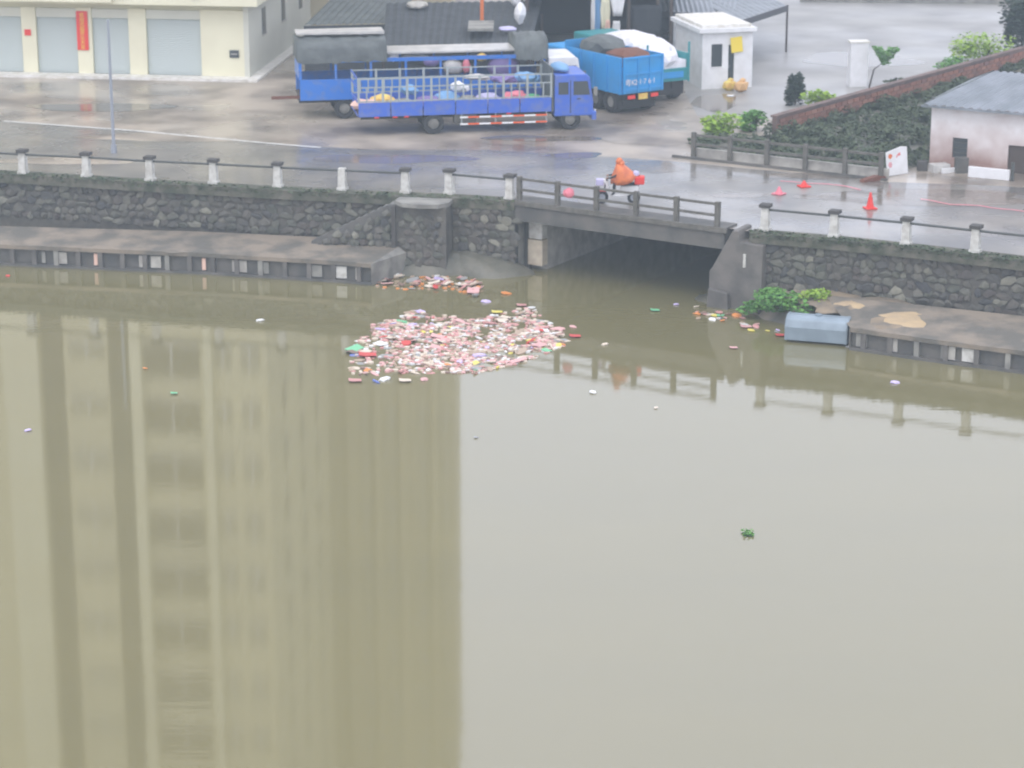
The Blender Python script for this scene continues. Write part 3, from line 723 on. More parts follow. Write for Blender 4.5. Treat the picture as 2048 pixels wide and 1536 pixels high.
for y in (-.035,W+.05):
    mb = MB(); mb.box(xr_,xf,y,y+.03,2.55,2.72); obj('top_rail', mb, 'blueB', TB)
def tarp(parent, x0, x1, zs, ztop, m, name, sag=.06):
    pr_ = [(-.10,zs),(-.06,zs+(ztop-zs)*.65),(.12,ztop-.08),(.5,ztop),(W*.5,ztop+.06),(W-.5,ztop),(W-.12,ztop-.08),(W+.06,zs+.3),(W+.10,zs)]
    nx = 14; mb = MB(); n = len(pr_)
    vs = [(x0+(x1-x0)*i/nx, y+R.uniform(-.03,.03), z+R.uniform(-.05,.05)-sag*abs(math.sin(i*1.3))) for i in range(nx+1) for y,z in pr_]
    mb.add(vs, [(i*n+j,(i+1)*n+j,(i+1)*n+j+1,i*n+j+1) for i in range(nx) for j in range(n-1)]+[tuple(range(n)), tuple(nx*n+j for j in range(n))])
    return obj(name, mb, m, parent, smooth=True)
tarp(TB, xr_-.08, xm, 2.6, 3.55, 'tarp', 'tarpaulin')
mb = MB(); mb.side([(xr_-.02,3.70),(xm,3.66),(xm,3.78),(xr_-.02,3.76)],.9,2.2); obj('skylit_top_sheet', mb, 'tarp_lt', TB)  # pale slab stands for sky light on the tarpaulin top
mb = MB(); mb.box(xm+.05,xf-1.2,.4,W-.2,2.80,2.92); obj('skylit_ridge_sheet', mb, 'tarp_lt', TB, bev=.03)  # sky light on the flat cover put into a pale colour
tarp(TB, xf-1.35, xf+.12, 2.5, 3.5, 'tarp', 'tarpaulin')
cab(TB, xf+.15, W, 'white', z1=2.55, L_=1.5)
mb = MB(); mb.box(xr_-1.25,xr_+.1,.3,.45,.92,1.04); obj('tail_ramp', mb, 'rust', TB)
mb = MB(); mb.box(xr_-.03,xr_+.02,0,W,1.84,2.6); obj('tail_frame', mb, 'blueB', TB)
# --- teal tipper truck, seen from behind
a, b = G(1243,232), G(1327,221); rz = ang(a,b)        # a-b: the rear edge; truck runs away to the left behind it
TC = thing('tipper_truck', (a.x,a.y,ROAD), rz, 'bright cyan-blue tipper truck seen from its tailgate, rusty earth in its body', 'truck')
Wc = (b-a).length; Lc = 4.3
mb = MB(); mb.box(.08,Wc-.08,0.0,.06,.98,2.62); tg = obj('tailgate', mb, 'teal', TC, bev=.01)
for x in (.08, Wc*.36, Wc*.64, Wc-.16):
    q = MB(); q.box(x,x+.08,-.06,-.002,.98,2.62); obj('rib', q, 'teal', tg)
for z in (1.1,1.8,2.52):
    q = MB(); q.box(.17,Wc-.17,-.045,-.002,z,z+.07); obj('cross_rib', q, 'teal', tg)
for i, s_ in enumerate(('粤K', '2·1·7', '6·1')):
    cu = bpy.data.curves.new('lettering', 'FONT'); cu.body = s_; cu.size = .34; cu.materials.append(M['white']); cu.extrude = .002
    text_mesh('lettering', cu, tg, (.14+[0,.52,1.3][i],-.07,1.36))
for x in (0,Wc-.06):
    mb = MB(); mb.side([],0,0) if 0 else mb.box(x,x+.06,.07,Lc,.95,2.62); sd = obj('body_side', mb, 'teal', TC, bev=.01)
    for yy in (.1,1.1,2.1,3.1,4.15):
        q = MB(); q.box(x-.05 if x==0 else x+.062, x-.002 if x==0 else x+.11, yy, yy+.1, .95, 2.6); obj('rib', q, 'teal', sd)
mb = MB(); mb.box(.07,Wc-.07,.07,Lc,.95,1.05); obj('body_floor', mb, 'teal', TC)
mb = MB(); mb.box(.0,Wc,Lc+.01,Lc+.08,.95,2.9); obj('body_front', mb, 'teal', TC)
mb = MB(); mb.box(.7,.85,.1,Lc+1.6,.6,.92); mb.box(Wc-.85,Wc-.7,.1,Lc+1.6,.6,.92); mb.box(.3,Wc-.3,.3,.4,.4,.6); obj('chassis', mb, 'black', TC)
def wheel_y(parent, x, y, r=.5):
    o = wheel(parent, x, y, r, .5); o.rotation_euler = (0,0,math.pi/2); return o
for x in (.32,Wc-.32):
    for y in (1.0,2.15,Lc+.9): wheel_y(TC, x, y)
mb = MB(); mb.box(.1,Wc-.1,Lc+.2,Lc+1.9,.7,2.5); obj('cab', mb, 'teal', TC, bev=.08)
mb = MB(); mb.box(.35,.75,-.03,.03,.72,.88); obj('tail_light', mb, 'red', TC)
mb = MB(); mb.box(Wc-.75,Wc-.35,-.03,.03,.72,.88); obj('tail_light', mb, 'red', TC)
mb = MB(); mb.box(Wc*.5-.25,Wc*.5+.25,-.04,.03,.66,.92); obj('number_plate', mb, 'gold', TC)
mb = MB(); mb.box(.2,Wc-.2,.4,.46,.2,.6); obj('mud_flap', mb, 'black', TC)
mc = MB(); mc.blob((Wc*.5,1.2,2.4),(1.0,1.1,.45),.12,2); o = obj('earth_load', mc, 'rust', None, TC.location, rot=(0,0,rz)); tag(o, 'rusty brown earth heaped in the cyan-blue tipper body', 'earth')
mc = MB(); mc.blob((Wc*.5,3.1,2.7),(1.05,1.2,.55),.12,2); o = obj('covered_load', mc, 'tarp', None, TC.location, rot=(0,0,rz)); tag(o, 'dark grey sheet bundled over the front of the cyan-blue tipper load', 'sheet')
# --- green-teal truck with white sheeted load
a, b = G(1326,205), G(1377,200); rz = ang(a,b)
TD = thing('loaded_truck', (a.x,a.y,ROAD), rz+.02, 'teal-green lorry under a big white sheeted load, beside the guard booth', 'truck')
Wd = 2.35; xs = (b-a).length - Wd
mb = MB(); mb.box(xs,xs+Wd,0,.08,.95,1.55); tg = obj('tailgate', mb, 'tealdk', TD, bev=.01)
mb = MB(); mb.box(xs+.3,xs+Wd-.3,-.03,-.002,1.1,1.4); obj('tailgate_panel', mb, 'teal', tg)
for x in (xs, xs+Wd-.07):
    mb = MB(); mb.box(x,x+.07,.09,5,.95,2.2); obj('body_side', mb, 'tealdk', TD)
    mb = MB(); mb.box(x,x+.08,-.06,-.002,.9,2.75); obj('corner_stake', mb, 'tealdk', TD)
mb = MB(); mb.box(xs+.08,xs+Wd-.08,.09,5,.95,1.05); obj('body_floor', mb, 'tealdk', TD)
mb = MB(); mb.box(xs+.7,xs+.85,.1,6.5,.6,.92); mb.box(xs+Wd-.85,xs+Wd-.7,.1,6.5,.6,.92); mb.box(xs+.15,xs+Wd-.15,.2,.28,.3,.92); obj('chassis', mb, 'black', TD)
for x in (xs+.32,xs+Wd-.32):
    for y in (.9,5.6): wheel_y(TD, x, y)
mb = MB(); mb.box(xs+.1,xs+Wd-.1,5.1,6.8,.7,2.5); obj('cab', mb, 'tealdk', TD, bev=.08)
mc = MB(); mc.blob((xs+Wd*.5,1.5,1.9),(1.12,1.6,.95),.07,3); mc.blob((xs+Wd*.5,3.0,2.3),(1.12,2.2,.62),.07,3); mc.box(xs+.1,xs+Wd-.1,.1,4.8,1.06,1.9)
o = obj('sheeted_load', mc, 'tarp_wh', None, TD.location, rot=(0,0,rz+.02)); tag(o, 'large white plastic sheet over the load of the teal-green lorry', 'sheet')
# --- bundles riding in the slatted truck and hanging laundry-like goods behind it
loc0 = TA.location; rA = TA.rotation_euler[2]; uA = Vector((math.cos(rA),math.sin(rA),0)); nA = Vector((-uA.y,uA.x,0))
bund = [(-2.9,.9,1.45,.5,.4,.4,'peach','peach sack at the tail of the slatted truck bed'),
 (-2.1,1.2,1.5,.45,.4,.5,'gold','tan sack second from the tail of the slatted truck bed'),
 (-1.2,.8,1.4,.5,.45,.4,'conc','grey sack behind the slats above the rear wheel gap'),
 (-.9,1.5,1.95,.3,.3,.35,'ltblue','small sky-blue bag lying on the grey sack'),
 (-.1,.8,1.45,.5,.4,.45,'purple','purple bundle over the rear wheel of the slatted truck'),
 (.7,1.0,1.6,.45,.4,.5,'ltblue','light blue bundle just ahead of the rear wheel'),
 (1.3,1.2,2.05,.3,.35,.35,'white','white bag high in the middle of the slatted truck bed'),
 (1.6,.8,1.45,.45,.4,.45,'conc','grey bundle in the middle of the slatted truck bed'),
 (2.5,.9,1.5,.5,.4,.45,'lav','lavender bundle in the forward half of the slatted truck'),
 (3.2,.7,1.35,.4,.35,.3,'gold','yellow-brown sack low in the forward half of the slatted truck'),
 (3.8,1.0,1.55,.45,.4,.45,'pink','pink bundle near the front of the slatted truck bed'),
 (4.5,.9,1.4,.45,.4,.4,'green','green bundle near the headboard of the slatted truck'),
 (4.4,1.7,2.3,.42,.4,.45,'ltblue','bright blue bundle heaped high against the headboard'),
 (3.4,1.8,2.25,.5,.4,.3,'purple','dark violet bundle heaped high left of the bright blue one'),
 (2.2,1.9,2.35,.45,.3,.2,'tarp_lt','pale flattened sack on top of the load mid-truck')]
for x,y,z,rx,ry,rz_,m,lab in bund:
    p = Vector(loc0)+uA*x+nA*y; mb = MB(); mb.blob((0,0,-.2),(rx*1.15,ry,rz_*.65),.2,2); mb.blob((rx*.7,.1,-.3),(rx*.8,ry*.8,rz_*.5),.22,2); mb.blob((-rx*.6,.2,-.22),(rx*.6,ry*.6,rz_*.5),.22,2)
    zz = ROAD+z
    o = obj('cargo_bundle', mb, m, None, (p.x,p.y,zz), rot=(0,0,rA)); tag(o, lab, 'bundle', 'bundles loaded in the slatted truck')
# goods seen above it, in truck B
loc0 = TB.location; rB = TB.rotation_euler[2]; uB = Vector((math.cos(rB),math.sin(rB),0)); nB = Vector((-uB.y,uB.x,0))
for x,y,z,rx,ry,rz_,m,lab in [(2.3,.8,2.65,.28,.25,.26,'white','round white sack at the left end of the covered truck load'),
 (3.3,.9,2.55,.7,.3,.14,'tarp_lt','long pale roll on the covered truck load'),
 (4.0,.6,2.4,.35,.3,.25,'purple','violet bundle right of the pale roll on the covered truck'),
 (5.0,.7,2.1,.5,.3,.35,'tarp_lt','pale grey bundle in the middle of the covered truck'),
 (5.6,.5,2.15,.18,.2,.35,'pink','narrow pink bag in the middle of the covered truck'),
 (6.3,.5,2.55,.25,.2,.2,'gold','orange-tan bag near the front of the covered truck'),
 (4.6,1.2,2.3,1.6,.5,.3,'tarp_dk','dark rolled sheet lying along the covered truck load'),
 (7.4,.9,2.0,.8,.4,.6,'purple','large dull violet bundle under the front tarpaulin')]:
    p = Vector(loc0)+uB*x+nB*y; mb = MB(); mb.blob((0,0,0),(rx,ry,rz_),.14,2)
    tag(obj('cargo_bundle', mb, m, None, (p.x,p.y,ROAD+z), smooth=True, rot=(0,0,rB)), lab, 'bundle', 'bundles loaded in the tarpaulin truck')

# ------------------------------------------------------------------ sheds behind the trucks
def corr(mb, P0, P1, P2, P3_, n):      # corrugated sheet between two edges P0-P1 and P3-P2
    vs = []; fs = []
    nrm = (P1-P0).cross(P3_-P0).normalized()
    for i in range(n+1):
        t_ = i/n; k = nrm*(.03 if i%2 else -.03); vs += [P0.lerp(P1,t_)+k, P3_.lerp(P2,t_)+k]
    fs = [(2*i,2*i+2,2*i+3,2*i+1) for i in range(n)]; mb.add(vs, fs)
# low lean-to with a tarred roof
e0, e1 = G(768,207), G(1062,200)
sh1 = thing('lean_to_shed', (0,0,0), 0, 'low dark lean-to shed with a tarred sheet roof behind the trucks', 'shed')
z0_ = HZ(e0, 92)
f0, f1 = e0+Vector((-.3,9.5,0)), e1+Vector((.6,9.5,0))
mb = MB(); corr(mb, flat(z0_,e0), flat(z0_,e1), flat(z0_+.65,f1), flat(z0_+.65,f0), 40); obj('roof', mb, 'tarp_dk', sh1)
mb = MB(); mb.add([flat(ROAD,e0+Vector((.2,.3,0))),flat(ROAD,e1+Vector((-.2,.3,0))),flat(z0_-.05,e1+Vector((-.2,.3,0))),flat(z0_-.05,e0+Vector((.2,.3,0)))],[(0,1,2,3)]); obj('front_wall', mb, 'tarp_dk', sh1)
mb = MB()
for pp in (e0,e1,f0,f1): mb.cyl(flat(ROAD,pp),flat(z0_-.03,pp),.06,n=6)
obj('posts', mb, 'timber', sh1)
# roofs to its left (over/behind the covered truck)
e0, e1 = G(610,150), G(782,146)
sh2 = thing('lean_to_shed', (0,0,0), 0, 'dull green-brown shed against the tower side wall behind the covered truck', 'shed')
z1_ = HZ(e0, 50); g0, g1 = e0+Vector((1.9,9,0)), e1+Vector((1.9,9,0))
mb = MB(); corr(mb, flat(z1_,e0), flat(z1_,e1), flat(z1_+1.2,g1), flat(z1_+1.2,g0), 24); obj('roof', mb, 'tarp', sh2)
mb = MB(); mb.add([flat(ROAD,e0),flat(ROAD,e1),flat(z1_-.05,e1),flat(z1_-.05,e0)],[(0,1,2,3)]); obj('front_wall', mb, 'tarp_dk', sh2)
# big open shed with its inner shade painted near black
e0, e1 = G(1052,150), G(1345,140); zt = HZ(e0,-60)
bs = thing('open_shed', (0,0,0), 0, 'tall open-fronted shed with an interior of painted black shade behind the teal tipper', 'shed')
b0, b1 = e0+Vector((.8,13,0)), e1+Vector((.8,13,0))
mb = MB(); mb.add([flat(ROAD,b0),flat(ROAD,b1),flat(zt,b1),flat(zt,b0)],[(0,1,2,3)]); mb.add([flat(ROAD,e0),flat(ROAD,b0),flat(zt,b0),flat(zt,e0)],[(0,1,2,3)]); mb.add([flat(ROAD,e1),flat(ROAD,b1),flat(zt,b1),flat(zt,e1)],[(0,1,2,3)]); obj('walls', mb, 'dark', bs)  # wall colour carries the shade of the interior
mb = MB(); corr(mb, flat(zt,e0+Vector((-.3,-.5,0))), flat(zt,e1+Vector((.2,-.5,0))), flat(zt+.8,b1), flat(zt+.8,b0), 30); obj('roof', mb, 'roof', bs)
for px in (1054, 1182, 1255, 1313, 1340):
    t_ = (px-1052)/293; p = e0.lerp(e1,t_); mb = MB(); mb.cyl(flat(ROAD,p),flat(zt,p),.09,n=8); obj('post', mb, 'timber', bs)
def hanging(px, wpx, y0, y1, m, lab, t_=.12, dy=-.25, taper=.8):
    k = (px-1052)/293; p = e0.lerp(e1,k)+Vector((0,dy,0)); za, zb = HZ(p,y0), HZ(p,y1); w_ = wpx/40; n = 7; mb = MB(); vs = []
    rr = random.Random(px)
    for j in range(7):
        z = za+(zb-za)*j/6; ww = w_*(1-(1-taper)*abs(j/6-.4)*1.5)
        for i in range(n+1): vs.append((p.x+(i/n-.5)*ww, p.y+.07*math.sin(i*2.2+j*.4)+rr.uniform(-.02,.02), z))
    fs = [(j*(n+1)+i,j*(n+1)+i+1,(j+1)*(n+1)+i+1,(j+1)*(n+1)+i) for j in range(6) for i in range(n)]
    mb.add(vs, fs); o = obj('hanging_sheet', mb, m, None, smooth=True); sd = o.modifiers.new('thickness','SOLIDIFY'); sd.thickness = .03
    tag(o, lab, 'sheet', 'sheets hung along the open shed front')
hanging(1184, 7, -20, 70, 'white', 'narrow white strip hanging at the left post of the open shed front', dy=-.3)
hanging(1192, 14, -20, 74, 'ltblue', 'light blue sheet hanging beside the narrow white strip', dy=-.2)
hanging(1208, 20, -5, 62, 'cream', 'cream sheet hanging in the open shed front above the tipper', dy=-.35, taper=.6)
hanging(1232, 30, -30, 32, 'white', 'broad white sheet bunched high in the open shed front', dy=-.45, taper=.5)
hanging(1230, 15, 42, 76, 'white', 'short bright white cloth just above the tipper body', dy=-.55)
hanging(1213, 9, 40, 72, 'peach', 'thin orange-pink cloth beside the short white cloth', dy=-.6)
hanging(1290, 60, 10, 70, 'dark', 'dark sheet painted as the inner shade across the right half of the open shed front', dy=-.1, taper=1)  # shed shade put into a flat dark sheet
# goods on the lean-to roof
def roof_item(px, py, t_, name, m, size, lab, cat):
    z = z0_+.65*t_; p = G(px,py,z+.05); mb = MB(); mb.blob((0,0,size[2]*.9),size,.15,2) if name!='pale_board' else mb.box(-size[0],size[0],-size[1],size[1],0,size[2]); tag(obj(name, mb, m, None, (p.x,p.y,z+.05)), lab, cat)
roof_item(962, 54, .6, 'pale_board', 'conc', (.6,1.3,.12), 'pale grey board lying on the dark lean-to roof', 'board')
p = G(964,34,z0_+.6); mb = MB(); mb.cyl((0,0,0),(0,0,1.6),.09,n=8); tag(obj('orange_post', mb, 'orange', None, (p.x,p.y,z0_+.45)), 'orange post rising behind the pale board on the lean-to roof', 'post')
roof_item(1040, 46, .55, 'white_cloth', 'white', (.28,.5,.5), 'white cloth bundle at the right end of the lean-to roof', 'cloth')
roof_item(1034, 12, .85, 'white_cloth', 'white', (.32,.4,.4), 'white cloth bundle farther back at the right end of the lean-to roof', 'cloth')
roof_item(833, 16, .8, 'grey_sack', 'conc_pale', (.55,.7,.18), 'pale grey sack at the back left of the lean-to roof', 'sack')
roof_item(1015, 62, .35, 'grey_sack', 'lav', (.45,.4,.12), 'flat lilac sheet near the right front of the lean-to roof', 'sheet')

# ------------------------------------------------------------------ guard booth
a, b = G(1403,179), G(1508,184); c = G(1334,150)
rB_ = rad(15)
BO = thing('guard_booth', (a.x,a.y,ROAD), rB_, 'small white guard booth with a flat roof beside the trucks', 'booth')
Wb = 2.55; Hb = 2.72; Db = 4.0; ub = Vector((math.cos(rB_),math.sin(rB_),0))
mb = MB(); mb.side([(0,0),(.42,0),(.42,0)],0,0) if 0 else mb.box(0,Wb,0,.12,0,Hb); 
mb = MB(); mb.box(0,.46,0,.12,0,Hb); mb.box(.46,1.02,0,.12,0,1.05); mb.box(.46,1.02,0,.12,2.15,Hb); mb.box(1.02,1.32,0,.12,0,Hb); mb.box(1.32,1.62,0,.12,2.1,Hb); mb.box(1.62,Wb,0,.12,0,Hb); obj('front_wall', mb, 'white', BO)
mb = MB(); mb.box(-.001,.119,.121,Db,0,Hb); obj('side_wall', mb, 'white', BO)
mb = MB(); mb.box(Wb-.12,Wb+.001,.121,Db,0,Hb); mb.box(.12,Wb-.12,Db-.12,Db,0,Hb); obj('back_wall', mb, 'white', BO)
mb = MB(); mb.box(-.22,Wb+.12,-.22,Db+.2,Hb+.002,Hb+.20); obj('roof_slab', mb, 'white', BO, bev=.01)
mb = MB(); mb.box(-.05,Wb-.1,-.05,Db,Hb+.201,Hb+.36); obj('roof_kerb', mb, 'kerb', BO, bev=.02)
mb = MB(); mb.box(.47,1.01,.05,.09,1.06,2.14); wn = obj('window', mb, 'glass', BO)
mb = MB(); mb.box(.44,1.04,-.03,-.001,1.0,1.06); obj('window_frame', mb, 'white', wn)
mb = MB(); mb.box(1.33,1.61,.06,.10,0.02,2.08); dr = obj('door', mb, 'green' if 0 else 'glass', BO)
mb = MB(); mb.box(1.36,1.40,.03,.058,1.0,1.1); obj('handle', mb, 'pole', dr)
mb = MB(); mb.box(.12,Wb-.12,.12,Db-.12,0.002,.05); obj('floor', mb, 'conc', BO)
p = a + ub*1.95 + Vector((0,-.08,0))
mb = MB(); mb.box(-.30,.28,-.03,0,1.75,2.48); o = obj('yellow_notice', mb, 'yellow', None, (p.x,p.y,ROAD), rot=(0,rad(-6),rB_)); tag(o, 'bright yellow notice hung high on the booth front', 'notice')
# golden sacks at the door
for i,(px,py,r_,m,lab) in enumerate([(1456,181,.34,'gold','golden yellow sack left of the pair at the booth door'),(1480,184,.36,'peach','tan orange sack right of the pair at the booth door')]):
    p = G(px,py); mb = MB(); mb.blob((0,0,r_*.8),(r_*1.05,r_*.8,r_*.9),.22,1); mb.blob((r_*.3,0,r_*1.5),(r_*.45,r_*.4,r_*.35),.25,1); tag(obj('sack', mb, m if m=='gold' else 'tan_sack', None, (p.x,p.y,ROAD)), lab, 'sack')
mb = MB(); mb.cyl((0,0,0),(0,0,.02),.18,n=12); p = G(1461,192); tag(obj('dish', mb, 'white', None, (p.x,p.y,ROAD+.015)), 'white dish lying on wet ground before the booth sacks', 'dish')

# ------------------------------------------------------------------ far sheet roofs and canopy
def zroof(name, label, quads, posts, m='roof'):
    th = thing(name, (0,0,0), 0, label, 'roof')
    for q in quads:
        mb = MB(); corr(mb, *q, 22); obj('roof_sheet', mb, m, th)
        mb = MB(); A0, A1 = q[0], q[1]; d = Vector((0,-.03,0)); mb.add([A0+d,A1+d,A1+d-Vector((0,0,.32)),A0+d-Vector((0,0,.32)), A0+d*3,A1+d*3,A1+d*3-Vector((0,0,.32)),A0+d*3-Vector((0,0,.32))],[(0,1,2,3),(4,5,6,7),(0,1,5,4),(3,2,6,7)]); obj('fascia', mb, 'roof_dk', th)
    for p, z in posts:
        mb = MB(); mb.cyl(flat(ROAD,p),flat(z,p),.055,n=8); obj('post', mb, 'timber', th)
    return th
pA = G(1572,104); zA = HZ(pA, 10); pB = G(1474,140); zB = HZ(pB,42)
zroof('canopy', 'grey corrugated canopy on a thin corner pole behind the booth', [(flat(zB,pB), flat(zA,pA), flat(zA+.2,pA+Vector((-3.0,14,0))), flat(zB+.2,pB+Vector((-3,14,0))))], [(pA,zA),(pB,zB)])
pC = G(1375,95); zC = HZ(pC,2); pD = G(1462,138); zD = HZ(pD,43)
zroof('sheet_roof', 'bluish grey corrugated roof sloping down behind the booth roof', [(flat(zC,pC), flat(zD,pD), flat(zD+.5,pD+Vector((2,16,0))), flat(zC+.5,pC+Vector((1,16,0))))], [(pC,zC)])
pE = G(1318,120); zE = HZ(pE,22); pF = G(1430,120); zF = HZ(pF,28)
zroof('sheet_roof', 'lower grey sheet roof between the open shed and the booth', [(flat(zE,pE), flat(zF,pF), flat(zF+.6,pF+Vector((0,6,0))), flat(zE+.9,pE+Vector((0,6,0))))], [(pE,zE),(pF,zF)])

# ------------------------------------------------------------------ brick wall with hedge bank, fence, board
w0, w1 = G(1552,276), G(2300,60)
bw_ = thing('brick_wall', (w0.x,w0.y,ROAD), ang(w0,w1), 'red brick boundary wall running back between the hedge bank and the courtyard', 'wall')
WL = (w1-w0).length; WHt = .95
mb = MB(); mb.box(0,WL,.02,.22,0,WHt-.06); obj('core', mb, 'mort2', bw_)
mb = MB(); mb.box(-.05,WL,-.04,.28,WHt-.06,WHt+.03); obj('coping', mb, 'mort2', bw_)
bk_ = MB(); bk_.box(-.24,.24,-.02,.03,-.085,.085); BK = bk_.mesh('brick','brick')
nbk = 0; z = .10; row = 0
while z < WHt-.1 and nbk < 300:
    x = .25 + (.26 if row%2 else 0)
    while x < WL*.66 and nbk < 300:
        if z > .25: link('brick', BK, bw_, (x,R.uniform(-.01,.01),z)); nbk += 1
        x += .53
    z += .20; row += 1
# hedge bank: mounded ground + leaves as stuff
hp = [(1395,283),(1550,270),(1700,232),(1850,190),(2048,150),(2048,240),(1850,330),(1770,352),(1690,345),(1535,325),(1395,308)]
def inpoly(x,y,P):
    c = False; j = len(P)-1
    for i in range(len(P)):
        if (P[i][1]>y)!=(P[j][1]>y) and x < (P[j][0]-P[i][0])*(y-P[i][1])/(P[j][1]-P[i][1])+P[i][0]: c = not c
        j = i
    return c
HW = [G(x,y) for x,y in hp]; HWp = [(p.x,p.y) for p in HW]; xs_ = [p[0] for p in HWp]; ys_ = [p[1] for p in HWp]
clumps = []
while len(clumps) < 330:
    x, y = R.uniform(min(xs_),max(xs_)), R.uniform(min(ys_),max(ys_))
    if inpoly(x,y,HWp): clumps.append((x,y,R.uniform(.25,.75),R.uniform(.3,.6)))
mb = MB()
def fnh():
    c = R.choice(clumps); v = Vector((R.gauss(0,1),R.gauss(0,1),abs(R.gauss(0,1)))).normalized()*R.uniform(.7,1)
    return Vector((c[0]+v.x*c[3], c[1]+v.y*c[3], ROAD+v.z*c[2]))
leaves(mb, 42000, fnh, .075)
tag(obj('hedge_bank', mb, 'leaf'), 'dense dark creeper bank between the brick wall and the roadside fence', 'hedge', kind='stuff')
mb = MB(); mb.add([flat(ROAD+.02,p) for p in HW],[tuple(range(len(HW)))]); tag(obj('bank_soil', mb, 'mud'), kind='structure')
# creeper draping the wall
mb = MB()
ww0 = w0.lerp(w1,0); uW = (w1-w0).normalized(); nW = Vector((-uW.y,uW.x,0))
def fnc():
    t_ = R.random()**.8*WL; k = .22+.22*math.sin(t_*.9)+.12*math.sin(t_*2.7); z = R.uniform(0, max(.12,k))
    p = w0+uW*t_-nW*R.uniform(.03,.25); return Vector((p.x,p.y,ROAD+z))
leaves(mb, 9000, fnc, .07); tag(obj('creeper', mb, 'leaf'), 'dark creeper climbing the lower half of the brick wall', 'creeper', kind='stuff')
# roadside fence
fa, fb = G(1385,318), G(1775,362)
fn_ = thing('concrete_fence', (fa.x,fa.y,ROAD), ang(fa,fb), 'dark concrete post and rail fence along the foot of the hedge bank', 'fence')
FL = (fb-fa).length
mb = MB(); mb.box(-.9,FL,-.12,.0,0,.10); obj('kerb', mb, 'conc_dark', fn_)
mb = MB(); mb.box(.0,FL-.1,.25,.40,0,.42); obj('plinth', mb, 'conc_pale', fn_)
for px in (1385,1460,1535,1612,1690,1760):
    x = FL*(px-1385)/390; mb = MB(); mb.box(-.09,.09,0,.16,0,1.12); obj('post', mb, 'bridge_rail', fn_, (x,0.01,.0), bev=.01)
for i,(p_,q_) in enumerate(zip((1385,1460,1535,1612,1690),(1460,1535,1612,1690,1760))):
    for z in (.62,1.0):
        mb = MB(); mb.box(FL*(p_-1385)/390+.1, FL*(q_-1385)/390-.1, .05,.12,z-.05,z+.05); obj('rail', mb, 'bridge_rail', fn_)
# white board
a, b = G(1775,354), G(1832,343)
sb = thing('notice_board', (a.x,a.y,ROAD), ang(a,b), 'white board with red and orange marks leaning at the end of the fence', 'board')
SW = 1.22; mb = MB(); mb.side([(0,.02),(SW,.0),(SW+.03,1.08),(SW*.75,1.12),(.02,.98)],0,.05); bd = obj('board', mb, 'white', sb, bev=.005); bd.rotation_euler = (rad(-8),0,0)
def disc(x,z,r,m,n=14): 
    q = MB(); q.cyl((x,-.012,z),(x,-.002,z),r,n=n); return obj('mark', q, m, bd)
disc(.22,.80,.10,'orange'); disc(.32,.82,.035,'red')
for k in range(6): disc(.20+.085*math.cos(k*1.047),.46+.085*math.sin(k*1.047),.032,'pink',8)
disc(.20,.46,.03,'red')
q = MB(); q.box(.62,.84,-.01,-.002,.78,.82); q.box(.70,.82,-.01,-.002,.85,.88); q.box(.58,.64,-.01,-.002,.72,.76); obj('mark', q, 'red', bd)
mb = MB(); mb.box(.15,.20,.05,.5,0,.05); mb.box(SW-.25,SW-.2,.05,.5,0,.05); obj('feet', mb, 'timber', sb)
mb = MB(); mb.side([(-.6,0),(.55,0),(.5,.14),(.1,.2),(-.55,.10)],-.1,.15); p = G(1748,362)
tag(obj('red_plank', mb, 'rust', None, (p.x,p.y,ROAD+.01), rot=(0,0,.5)), 'rusty red plank on the ground at the foot of the white board', 'plank')

# plants along the wall
bush('bush', 1440, 276, ROAD, 1.05, .9, 1.2, 'leaf_lt', 'lime green rounded bush at the left end of the hedge bank', n=1200, seed=11)
bush('bush', 1512, 262, ROAD, .75, .8, 1.15, 'leaf_md', 'mid green rounded bush right of the lime one by the drive', n=900, seed=12)
bush('bush', 1590, 210, ROAD, .5, .5, 1.6, 'leaf_dk', 'tall narrow dark shrub standing behind the brick wall', n=1500, seed=13)
bush('bush', 1655, 216, ROAD, 1.35, .8, .95, 'leaf_lt', 'low lime green hedge piece left of the white pillar, behind the wall', n=700, seed=14)
bush('bush', 1885, 152, ROAD, 1.1, .9, 1.1, 'leaf_md', 'dark green low bush behind the wall right of the little tree', n=700, seed=15)
bush('bush', 1965, 128, ROAD, 2.0, 1.2, 1.7, 'leaf_lt', 'broad lime green bush behind the wall near the courtyard corner', n=1500, seed=16)
bush('bush', 1800, 172, ROAD, .9, .6, .4, 'leaf', 'low dark tuft behind the wall below the little tree', n=300, seed=17)
bush('tree', 2060, 118, ROAD, 1.9, 1.8, 3.9, 'leaf_dk', 'dark leafy tree at the far right corner of the courtyard', 'tree', n=4200, s=.12, seed=18, trunk=1)
# small heart-shaped tree
p = G(1740,176)
tr = thing('small_tree', (p.x,p.y,ROAD), 0, 'small heart-crowned young tree beside the white pillar', 'tree')
mb = MB(); mb.cyl((-.05,0,0),(.15,0,.9),.05,.035,7); mb.cyl((.15,0,.9),(.6,0,1.25),.03,.02,6); obj('trunk', mb, 'bark', tr)
mb = MB(); r = random.Random(5)
def fnt():
    while 1:
        x, y, z = r.uniform(-.6,.6), r.uniform(-.4,.4), r.uniform(0,.85)
        if abs(x) < .12+z*.62 and not (z > .68 and abs(x) < .12): return Vector((x+.68, y, 1.12+z))
leaves(mb, 900, fnt, .07, r); obj('crown', mb, 'leaf_md', tr)
# white pillar
p = G(1714,172); pp_ = thing('gate_pillar', (p.x,p.y,ROAD), .1, 'plain white square pillar standing behind the brick wall', 'pillar')
mb = MB(); mb.box(-.43,.43,-.3,.3,0,2.12); obj('shaft', mb, 'white', pp_, bev=.01)
mb = MB(); mb.box(-.47,.47,-.34,.34,2.121,2.20); obj('cap', mb, 'kerb', pp_)
